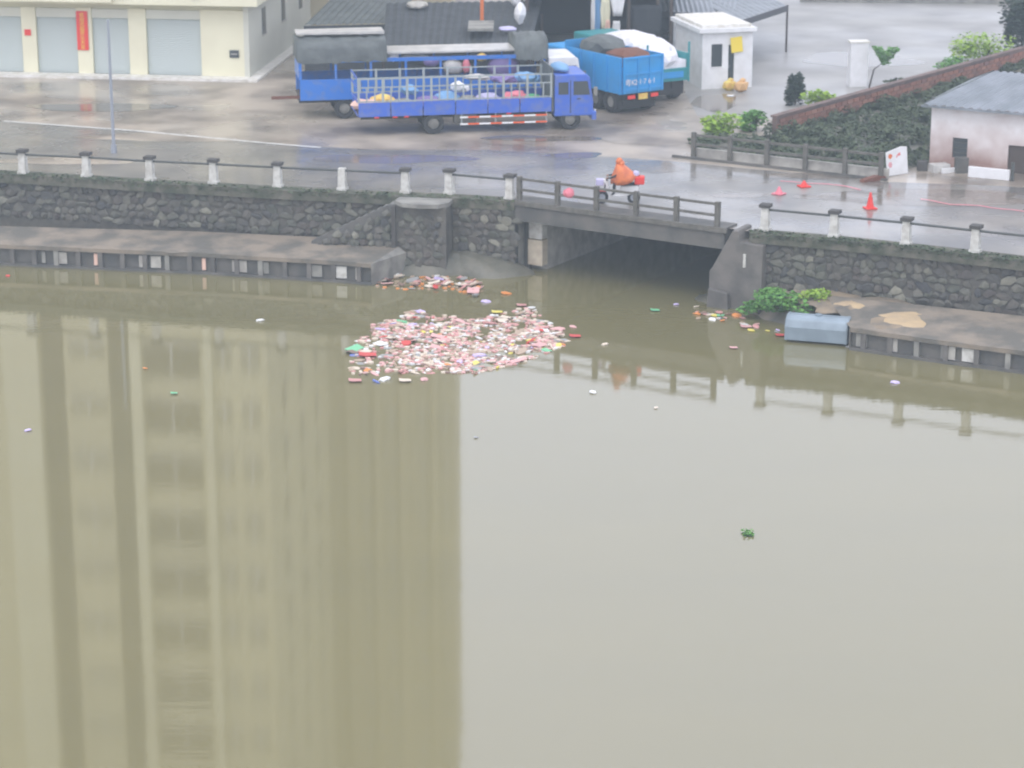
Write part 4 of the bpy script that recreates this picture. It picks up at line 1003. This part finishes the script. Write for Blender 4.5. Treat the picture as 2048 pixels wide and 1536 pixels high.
# low wall along the top of the courtyard
a, b = G(1600,4), G(2100,10); lw = MB(); Lw = (b-a).length; lw.box(0,Lw,0,.3,0,.5); tag(obj('low_wall', lw, 'conc', None, (a.x,a.y,ROAD), rot=(0,0,ang(a,b))), 'long low grey wall along the far edge of the courtyard', 'wall')

# ------------------------------------------------------------------ little house at right
a, b = G(1858,331), G(2400,383)
HO = thing('small_house', (a.x,a.y,ROAD), ang(a,b), 'low whitewashed house stained brown at its foot, under a grey roof', 'house')
HL = (b-a).length; HH = HZ(a,206)-ROAD; k_ = HL/(2400-1858)
def hx(px): return (px-1858)*k_*.97
w1a,w1b,w2a,w2b = hx(1906),hx(1938),hx(2024),hx(2075)
mb = MB()
for x0_,x1_,z0_q,z1_q in [(0,w1a,0,HH),(w1a,w1b,0,.42),(w1a,w1b,1.25,HH),(w1b,w2a,0,HH),(w2a,w2b,1.15,HH),(w2b,HL,0,HH)]: mb.box(x0_,x1_,0,.18,z0_q,z1_q)
obj('front_wall', mb, 'stain', HO)
mb = MB(); mb.box(0,.18,.181,5.5,0,HH); mb.box(.18,HL,5.3,5.5,0,HH); obj('side_wall', mb, 'stain', HO)
mb = MB(); mb.box(w1a,w1b,.10,.13,.42,1.25); wn = obj('window', mb, 'glass', HO)
mb = MB(); 
for z in (.62,.82,1.04): mb.box(w1a,w1b,.05,.08,z,z+.04)
obj('bars', mb, 'rail', wn)
mb = MB(); mb.box(w2a,w2b,.10,.14,0,1.15); obj('door', mb, 'timber', HO)
mb = MB(); ov = .3
A0, A1 = Vector((-ov,-.45,HH)), Vector((HL,-.45,HH)); B0, B1 = Vector((1.6,3.0,HH+1.0)), Vector((HL,3.0,HH+1.0)); C0, C1 = Vector((-ov,6.2,HH)), Vector((HL,6.2,HH))
corr(mb, A0, A1, B1, B0, 60); corr(mb, C0, C1, B1, B0, 60); mb.add([A0,C0,B0],[(0,1,2)])
obj('roof', mb, 'roof', HO)
mb = MB(); mb.box(-ov,HL,-.5,-.42,HH-.10,HH-.02); obj('gutter', mb, 'roof', HO)
# low white wall and things before the house
prop_box('low_white_wall', 1978, 357, ROAD, 1.7, .15, .42, 'white', 'low white wall in front of the little house', 'wall', rz=ang(a,b))
prop_box('white_sheet', 1878, 343, ROAD, .75, .5, .32, 'tarp_lt', 'pale grey-white crate left of the window of the little house', 'crate', rz=.3)
prop_box('bright_board', 1896, 346, ROAD, .6, .08, .2, 'white', 'bright white slat lying against the pale crate', 'board', rz=.4)
prop_box('dark_bin', 1922, 345, ROAD, .5, .4, .62, 'conc_dark', 'dark bin under the small window of the little house', 'bin', rz=.1)
prop_box('dark_post', 2024, 362, ROAD, .12, .12, .75, 'rail', 'short dark post before the doorway of the little house', 'post')
prop_box('dark_post', 1844, 341, ROAD, .4, .3, .4, 'cap', 'squat dark block between the white board and the house', 'block')

# ------------------------------------------------------------------ cones, tape, things on the road
def cone(px, py, h, m, lab):
    p = G(px,py); th = thing('traffic_cone', (p.x,p.y,ROAD+.015), R.uniform(0,1), lab, 'cone', 'cones on the wet road')
    mb = MB(); mb.cyl((0,0,.05),(0,0,h),.15,.035,14); obj('cone_body', mb, m, th); mb = MB(); mb.box(-.21,.21,-.21,.21,0,.05); obj('base', mb, m, th)
    mb = MB(); mb.cyl((0,0,h*.5),(0,0,h*.68),.094,.072,14); obj('band', mb, 'orange', th)
cone(1740, 418, .62, 'red', 'bright red cone on the wet road below the white board')
cone(1558, 389, .3, 'pink', 'small pink cone left on the wet road right of the bridge')
cone(1608, 374, .24, 'red', 'low red cone top near the fence kerb')
def tape(pts, lab):
    mb = MB(); q = dense([G(x,y) for x,y in pts], .4); o_ = offs(q,.07); n = len(q)
    mb.add([Vector((p.x,p.y,ROAD+.03+.015*math.sin(i*1.7))) for i,p in enumerate(q)]+[Vector((p.x,p.y,ROAD+.035+.015*math.sin(i*1.7))) for i,p in enumerate(o_)],[(i,i+1,n+i+1,n+i) for i in range(n-1)])
    o = obj('warning_tape', mb, 'pink'); tag(o, lab, 'tape'); md = o.modifiers.new('t','SOLIDIFY'); md.thickness = .004
tape([(1560,364),(1610,368),(1650,369),(1692,375),(1720,381)], 'faded pink warning tape trailing by the fence kerb')
tape([(1840,400),(1900,410),(1960,414),(2048,425)], 'faded pink warning tape trailing on the road near the right edge')
# pink bag on the bridge rail
Ab, Bb = P3(BR[0]), P3(BR[1]); p = Ab.lerp(Bb, (1142-1030)/410.0)+Vector((0,.1,0))
mb = MB(); mb.blob((0,0,0),(.22,.14,.19),.2,2); tag(obj('pink_bag', mb, 'pink', None, (p.x,p.y,ROAD+.62)), 'pink plastic bag caught on the bridge railing', 'bag')

# ------------------------------------------------------------------ motorcycle and rider
p = G(1236,407); BK_ = thing('motor_scooter', (p.x,p.y,ROAD), rad(176), 'white-fronted motor scooter crossing the bridge with a red box behind', 'scooter')
def sw(parent, x):
    t_ = MB(); n=18; r=.25
    t_.cyl((x,-.05,r),(x,.05,r),r,n=n); o = obj('wheel', t_, 'black', parent); h = MB(); h.cyl((x,-.055,r),(x,.055,r),r*.55,n=12); obj('rim', h, 'pole', o)
sw(BK_, .62); sw(BK_, -.60)
mb = MB(); mb.side([(-.75,.45),(-.2,.30),(.25,.28),(.42,.45),(.5,.85),(.42,.88),(.30,.42),(-.05,.40),(-.1,.70),(-.8,.74)],-.14,.14); obj('body', mb, 'white', BK_, bev=.03)
mb = MB(); mb.side([(-.72,.741),(-.08,.71),(-.1,.80),(-.7,.83)],-.13,.13); obj('seat', mb, 'black', BK_, bev=.03)
mb = MB(); mb.cyl((.62,0,.25),(.42,0,.95),.03,n=8); mb.cyl((.42,-.30,1.02),(.42,.30,1.02),.018,n=6); mb.cyl((.42,0,.9),(.42,0,1.02),.025,n=6); obj('handlebar', mb, 'rail', BK_)
mb = MB(); mb.blob((.55,0,.85),(.10,.14,.12),.05,2); obj('headlight', mb, 'white', BK_, smooth=True)
mb = MB(); mb.box(.55,.85,-.16,.16,.72,.95); obj('basket', mb, 'lav', BK_, bev=.02)
mb = MB(); mb.box(.46,.9,-.2,.2,.05+.45,.07+.47); obj('mudguard', mb, 'red', BK_, bev=.01)
mb = MB(); mb.box(-1.0,-.62,-.2,.2,.78,1.08); o = obj('delivery_box', mb, 'red', None, (p.x,p.y,ROAD), bev=.04, rot=(0,0,rad(176))); tag(o, 'red box strapped on the tail of the motor scooter', 'box')
mb = MB(); mb.blob((-.66,.02,1.17),(.14,.15,.13),.12,2); o = obj('pink_bundle', mb, 'lav', None, (p.x,p.y,ROAD), rot=(0,0,rad(176))); tag(o, 'small lilac-pink bundle on top of the scooter box', 'bundle')
def skin(name, pts, edges, m, parent=None, loc=(0,0,0), rot=(0,0,0), sub=1):
    me = bpy.data.meshes.new(name); me.from_pydata([q[:3] for q in pts], edges, []); me.materials.append(M[m])
    o = bpy.data.objects.new(name, me); COL.objects.link(o)
    if parent: o.parent = parent
    o.location = loc; o.rotation_euler = rot
    md = o.modifiers.new('skin','SKIN'); me.skin_vertices or me.attributes
    if not me.skin_vertices:
        bm = bmesh.new(); bm.from_mesh(me); bm.verts.layers.skin.verify(); bm.to_mesh(me); bm.free()
    for i, q in enumerate(pts): me.skin_vertices[0].data[i].radius = (q[3], q[3]*(q[4] if len(q)>4 else 1)); 
    me.skin_vertices[0].data[0].use_root = True
    s2 = o.modifiers.new('sub','SUBSURF'); s2.levels = sub; s2.render_levels = sub+1
    return o
# seated, hands on the bar, head forward
pts = [(-.30,0,.88,.15,1.1),(-.25,0,1.10,.14,1.2),(-.14,0,1.32,.16,1.25),(-.08,0,1.45,.06),(-.04,0,1.53,.055),
       (-.14,.20,1.36,.065),(.06,.27,1.14,.05),(.30,.27,1.04,.038),(.41,.27,1.05,.035),
       (-.14,-.20,1.36,.065),(.06,-.27,1.14,.05),(.30,-.27,1.04,.038),(.41,-.27,1.05,.035),
       (-.26,.11,.86,.10),(.14,.15,.80,.075),(.16,.15,.42,.05),(.26,.15,.38,.04),
       (-.26,-.11,.86,.10),(.14,-.15,.80,.075),(.16,-.15,.42,.05),(.26,-.15,.38,.04)]
ed = [(0,1),(1,2),(2,3),(3,4),(2,5),(5,6),(6,7),(7,8),(2,9),(9,10),(10,11),(11,12),(0,13),(13,14),(14,15),(15,16),(0,17),(17,18),(18,19),(19,20)]
rider = skin('person', pts, ed, 'black', None, (p.x,p.y,ROAD), (0,0,rad(176)))
tag(rider, 'person in an orange hooded raincoat riding the motor scooter over the bridge', 'person')
mb = MB(); mb.blob((0,0,1.64),(.10,.085,.125),.0,2); mb.cyl((.10,0,1.63),(.125,0,1.62),.018,.01,6); obj('head', mb, 'skin', rider, smooth=True)
mb = MB()
for y in (-.035,.035): mb.blob((.09,y,1.655),(.012,.014,.01),0,1)
mb.box(.094,.10,-.025,.025,1.585,1.592); obj('face_features', mb, 'black', rider)
for sgn in (1,-1):
    mb = MB()
    for k in range(4): mb.cyl((.40+.02*k,sgn*(.25+.015*k),1.055),(.425+.012*k,sgn*(.25+.018*k),1.0),.011,.009,6)
    mb.cyl((.39,sgn*.235,1.05),(.41,sgn*.22,1.01),.012,.01,6); mb.blob((.39,sgn*.27,1.05),(.05,.04,.03),.05,1); obj('hand', mb, 'skin', rider, smooth=True)
# hood + cape, flared by the wind
mb = MB(); mb.blob((-.03,0,1.645),(.135,.13,.14),.05,2); mb.blob((-.12,0,1.56),(.12,.15,.12),.08,2); obj('hood', mb, 'raincoat', rider, smooth=True)
ring = [(1.56,.12,.12,-.02),(1.48,.18,.25,-.07),(1.34,.26,.33,-.12),(1.15,.36,.38,-.15),(.95,.46,.40,-.22),(.78,.52,.40,-.28)]
n = 18; mb = MB(); vs = []
for j,(z,rx,ry,cx) in enumerate(ring):
    for k in range(n):
        a_ = 2*math.pi*k/n; f_ = 1+.14*j/5*math.sin(6*a_+j*.4); vs.append((cx+rx*f_*math.cos(a_), ry*f_*math.sin(a_), z+(.34*(j/5)**2*max(0,-math.cos(a_)))))
mb.add(vs, [(j*n+k, j*n+(k+1)%n, (j+1)*n+(k+1)%n, (j+1)*n+k) for j in range(5) for k in range(n)])
cp_ = obj('raincoat', mb, 'raincoat', rider, smooth=True); md = cp_.modifiers.new('t','SOLIDIFY'); md.thickness = .012

# ------------------------------------------------------------------ floating rubbish
colset = [('trash_white',(.78,.78,.76)),('trash_cream',(.72,.62,.50)),('trash_pink',(.72,.42,.40)),('trash_rose',(.60,.30,.28)),('trash_lilac',(.62,.52,.85)),
          ('trash_red',(.62,.08,.07)),('trash_tan',(.45,.34,.25)),('trash_brown',(.25,.17,.13)),('trash_green',(.20,.55,.30)),('trash_yellow',(.75,.65,.15)),('trash_orange',(.75,.28,.08)),('trash_blue',(.15,.2,.5)),('trash_grey',(.34,.34,.33))]
wts = [12,14,18,14,5,6,12,9,1.6,2.2,3.2,1.6,10]
for nme, c in colset: M[nme] = mat(nme, tuple(min(.8, v*.98) for v in c), .5)
def bag_mesh(r):
    mb = MB(); mb.blob((0,0,.02),(.5,.5,.22),.3,1,r); return mb
def bottle_mesh(r):
    mb = MB(); mb.cyl((-.35,0,.03),(.2,0,.03),.13,n=8); mb.cyl((.2,0,.03),(.38,0,.03),.13,.05,8); mb.cyl((.38,0,.03),(.5,0,.03),.05,n=6); return mb
def slab_mesh(r):
    mb = MB(); pts_ = [(math.cos(a_)*r.uniform(.35,.5), math.sin(a_)*r.uniform(.3,.5)) for a_ in [k*math.pi/3.5 for k in range(7)]]; mb.prism(pts_, -.02, .07); return mb
def wrap_mesh(r):
    mb = MB(); vs = [((i/3-.5),(j/3-.5),.03+r.uniform(0,.12)) for i in range(4) for j in range(4)]; fs = [(i*4+j,(i+1)*4+j,(i+1)*4+j+1,i*4+j+1) for i in range(3) for j in range(3)]
    mb.add(vs, fs); mb.add([(x,y,z-.05) for x,y,z in vs], fs); return mb
kinds = [('plastic_bag',bag_mesh,'crumpled plastic bags'),('bottle',bottle_mesh,'bottles'),('foam_piece',slab_mesh,'foam pieces'),('wrapper',wrap_mesh,'wrappers')]
TM = {}
rr = random.Random(3)
for kn, fn2, _ in kinds:
    for v_ in range(2):
        for nme, c in colset:
            TM[(kn,v_,nme)] = None
def tmesh(kn, fn2, v_, nme):
    if TM[(kn,v_,nme)] is None: TM[(kn,v_,nme)] = fn2(random.Random(v_+hash_(kn))).mesh(kn, nme)
    return TM[(kn,v_,nme)]
def hash_(s): return sum(ord(c)*7 for c in s)
def raft_pt():
    # main raft, a slanted lens of rubbish drifting against the bank
    while 1:
        x = rr.uniform(700,1128); y = rr.uniform(615,770)
        top = lin([(700,700),(745,650),(830,622),(950,640),(1060,612),(1090,640),(1130,668)], x)
        bot = lin([(700,752),(830,745),(950,748),(1060,722),(1130,690)], x)
        if top < y < bot and mnoise.noise(Vector((x/34, y/11, 0))) > -.27: 
            dens = 1.0 if x > 760 and y > 640 else .45
            if x < 800 and y > 690: dens = .35
            if rr.random() < dens: return x, y
def bank_pt():
    while 1:
        x = rr.uniform(745,965); y = rr.uniform(540,592)
        if lin([(745,560),(820,540),(900,552),(965,566)],x) < y < lin([(745,578),(820,580),(900,582),(965,598)],x): return x, y
labs = {'raft':'small scrap packed in the big rubbish raft below the bridge','bank':'small scrap washed against the mud bank under the stair'}
groups = {'raft':'scraps packed in the floating rubbish raft','bank':'scraps washed up on the mud bank'}
def piece(x, y, s, where, z=0):
    kn, f_, _ = rr.choice(kinds); nme = rr.choices([c[0] for c in colset], wts)[0]
    p = G(x,y,z); o = link(kn, tmesh(kn, f_, rr.randrange(2), nme), None, (p.x,p.y,z+rr.uniform(-.01,.05)), (rr.uniform(-.25,.25),rr.uniform(-.2,.2),rr.uniform(0,6.28)), (s*rr.uniform(.7,1.8),s*rr.uniform(.5,1.1),s*rr.uniform(.6,1.0)))
    cn = nme.split('_')[1]; kw = {'plastic_bag':'bag','bottle':'bottle','foam_piece':'foam piece','wrapper':'wrapper'}[kn]
    if where == 'raft':
        zx = 'left tip' if x < 770 else 'left part' if x < 870 else 'middle' if x < 960 else 'right part' if x < 1060 else 'right end'
        zy = 'bank side' if y < 665 else 'centre line' if y < 705 else 'open-water side'
        lab = '%s %s in the %s of the rubbish raft, %s' % (cn, kw, zx, zy)
    else:
        lab = '%s %s washed against the mud bank, %s' % (cn, kw, 'by the platform corner' if x < 810 else 'under the landing' if x < 880 else 'toward the bridge')
    return tag(o, lab, 'litter', groups[where])
for i in range(235): x, y = raft_pt(); piece(x, y, rr.uniform(.34,.52) if i%6==0 else rr.uniform(.14,.32), 'raft')
for _ in range(50): x, y = bank_pt(); piece(x, y, rr.uniform(.25,.5), 'bank', .05)
for _ in range(26):
    x = rr.uniform(1385,1560); y = 622+(x-1385)*.24+rr.gauss(0,7); p = G(x,y,.0); s_ = rr.uniform(.14,.30)
    kn, f_, _k = rr.choice(kinds); nme = rr.choices([c[0] for c in colset], wts)[0]
    o = link(kn, tmesh(kn, f_, rr.randrange(2), nme), None, (p.x,p.y,.03), (rr.uniform(-.2,.2),0,rr.uniform(0,6.28)), (s_*1.3,s_,s_))
    tag(o, '%s %s scrap stranded %s' % (nme.split('_')[1], kn.replace('_',' '), 'at the foot of the wing wall' if x < 1450 else 'below the weedy bush' if x < 1510 else 'beside the blue-grey tank'), 'litter', 'scraps stranded along the right bank')
# fine scum between the scraps, one mass per colour family
for nme, k, wh in [('trash_cream',420,'raft'),('trash_pink',330,'raft'),('trash_tan',330,'raft'),('trash_rose',260,'raft'),('trash_white',260,'raft'),('trash_brown',260,'raft'),('trash_tan',60,'bank'),('trash_orange',45,'bank')]:
    mb = MB()
    for _ in range(k):
        x, y = raft_pt() if wh == 'raft' else bank_pt(); p = G(x,y,0); s = rr.uniform(.05,.14); a_ = rr.uniform(0,3.1)
        pts_ = [(p.x+s*rr.uniform(.6,1)*math.cos(a_+q*1.26), p.y+s*rr.uniform(.6,1)*math.sin(a_+q*1.26)) for q in range(5)]
        mb.prism(pts_, -.01, rr.uniform(.01,.06))
    o = obj('floating_scum', mb, nme); tag(o, 'fine floating crumbs filling the gaps of the %s rubbish' % ('raft' if wh=='raft' else 'bank'), 'litter', kind='stuff')
for nme, k in [('trash_tan',70),('trash_rose',60),('trash_grey',60),('trash_cream',50)]:
    mb = MB()
    for _ in range(k):
        x, y = raft_pt(); p = G(x,y,0); s = rr.uniform(.15,.42); a_ = rr.uniform(0,3.1)
        pts_ = [(p.x+s*rr.uniform(.5,1)*math.cos(a_+q*.785), p.y+s*.8*rr.uniform(.5,1)*math.sin(a_+q*.785)) for q in range(8)]
        mb.prism(pts_, -.02, rr.uniform(.004,.012))
    tag(obj('sodden_film', mb, nme), 'sodden matted film lying flush with the water under the raft', 'litter', kind='stuff')
# single pieces one can point at
singles = [(520,642,.34,'plastic_bag','trash_white','white bag floating alone off the left platform'),
 (56,862,.26,'plastic_bag','trash_lilac','tiny lilac bag floating alone near the left edge'),
 (1790,766,.34,'plastic_bag','trash_lilac','white and lilac bag floating among the railing reflections at right'),
 (1186,786,.34,'foam_piece','trash_white','white foam piece floating below the bridge reflection'),
 (1312,817,.2,'foam_piece','trash_cream','small cream crumb floating right of the white foam piece'),
 (1467,697,.28,'wrapper','trash_pink','pink wrapper floating alone below the wing wall'),
 (1150,674,.4,'wrapper','trash_red','long red wrapper at the right tip of the rubbish raft'),
 (1146,655,.36,'foam_piece','trash_pink','pale pink scrap just above the long red wrapper'),
 (1210,690,.3,'plastic_bag','trash_cream','pale bag drifting right of the long red wrapper'),
 (1063,617,.4,'foam_piece','trash_white','bright white tray at the top right of the raft'),
 (1043,612,.36,'wrapper','trash_rose','rose wrapper touching the bright white tray'),
 (994,626,.4,'wrapper','trash_yellow','yellow wrapper above the middle of the raft'),
 (972,604,.4,'plastic_bag','trash_lilac','lilac bag between the raft and the mud bank'),
 (1012,588,.5,'foam_piece','trash_orange','orange-brown board between the raft and the culvert'),
 (712,694,.32,'plastic_bag','trash_lilac','lilac bag at the left tip of the raft'),
 (735,712,.6,'wrapper','trash_red','red strip at the lower left of the raft'),
 (710,763,.42,'wrapper','trash_rose','dull red scrap at the far lower left of the raft'),
 (770,760,.5,'plastic_bag','trash_white','white bag in the loose row under the raft'),
 (752,765,.4,'bottle','trash_blue','blue bottle beside the white bag in the loose row'),
 (830,748,.4,'bottle','trash_cream','cream bottle in the loose row under the raft'),
 (848,760,.4,'plastic_bag','trash_pink','pink bag at the right end of the loose row'),
 (810,763,.4,'wrapper','trash_cream','pale wrapper in the middle of the loose row'),
 (1428,632,.36,'foam_piece','trash_yellow','pale yellow scrap at the foot of the wing wall'),
 (1474,632,.46,'plastic_bag','trash_orange','orange bag washed up right of the wing wall foot'),
 (1502,662,.34,'foam_piece','trash_yellow','small yellow scrap below the orange bag'),
 (1492,655,.4,'wrapper','trash_pink','pink wrapper below the orange bag'),
 (1512,654,.34,'plastic_bag','trash_rose','rose bag left of the blue-grey tank'),
 (1560,672,.34,'wrapper','trash_red','red scrap touching the left end of the tank'),
 (1352,610,.24,'plastic_bag','trash_lilac','violet scrap in the culvert mouth shadow'),
 (1310,622,.34,'wrapper','trash_green','green scrap drifting out of the culvert mouth'),
 (1700,695,.34,'foam_piece','trash_grey','grey foam right below the tank'),
 (16,553,.26,'foam_piece','trash_red','small red float near the left edge by the platform'),
 (290,738,.2,'foam_piece','trash_orange','tiny orange crumb floating in the tower reflection'),
 (348,788,.22,'wrapper','trash_green','tiny green crumb floating in the tower reflection'),
 (952,876,.18,'foam_piece','trash_grey','tiny grey crumb floating right of the tower reflection')]
kd = {k[0]:k[1] for k in kinds}
for x,y,s,kn,nme,lab in singles:
    p = G(x,y,0); o = link(kn, tmesh(kn, kd[kn], 0, nme), None, (p.x,p.y,.03), (0,.1,rr.uniform(0,6.28) if kn!='wrapper' else .1), (s*1.0,s*.8,s*.8)); tag(o, lab, 'litter')
p = G(808,492,PZ); o = link('wrapper', tmesh('wrapper',wrap_mesh,0,'trash_red'), None, (p.x,p.y,PZ+.1), (0,-.1,.7), (.9,.5,.8)); tag(o, 'crumpled red sheet on the platform corner by the stair', 'sheet')
p = G(781,413,2.4); o = link('plastic_bag', tmesh('plastic_bag',bag_mesh,0,'trash_pink'), None, (p.x,p.y-.3,2.3), (0,0,0), (.2,.2,.3)); tag(o, 'small pink bag on the stair parapet', 'bag')
# floating water plant
p = G(1496,1069,0); wp = thing('water_plant', (p.x,p.y,0), 0, 'lone clump of dark green water plant floating on open water', 'plant')
mb = MB(); r = random.Random(9); leaves(mb, 90, lambda: Vector((r.uniform(-.15,.15), r.uniform(-.2,.2), r.uniform(.01,.10))), .04, r); obj('leaves', mb, 'leaf_md', wp)
mb = MB(); mb.blob((0,0,0),(.16,.2,.03),.15,2); obj('root_mat', mb, 'leaf_dk', wp)

# ------------------------------------------------------------------ air
mb = MB(); mb.box(-320,320,-20,900.5,-2.4,58)
hz = mb.mesh('haze','dark'); hz.materials.clear()
hm = bpy.data.materials.new('haze_air'); hm.use_nodes = True; t = hm.node_tree; t.nodes.remove(t.nodes['Principled BSDF'])
pv = t.nodes.new('ShaderNodeVolumePrincipled'); pv.inputs['Color'].default_value = (.74,.88,1,1); pv.inputs['Density'].default_value = .0011
t.links.new(pv.outputs[0], t.nodes['Material Output'].inputs['Volume']); hz.materials.append(hm)
tag(link('haze', hz), 'thin pale damp air over the river', 'haze', kind='stuff')
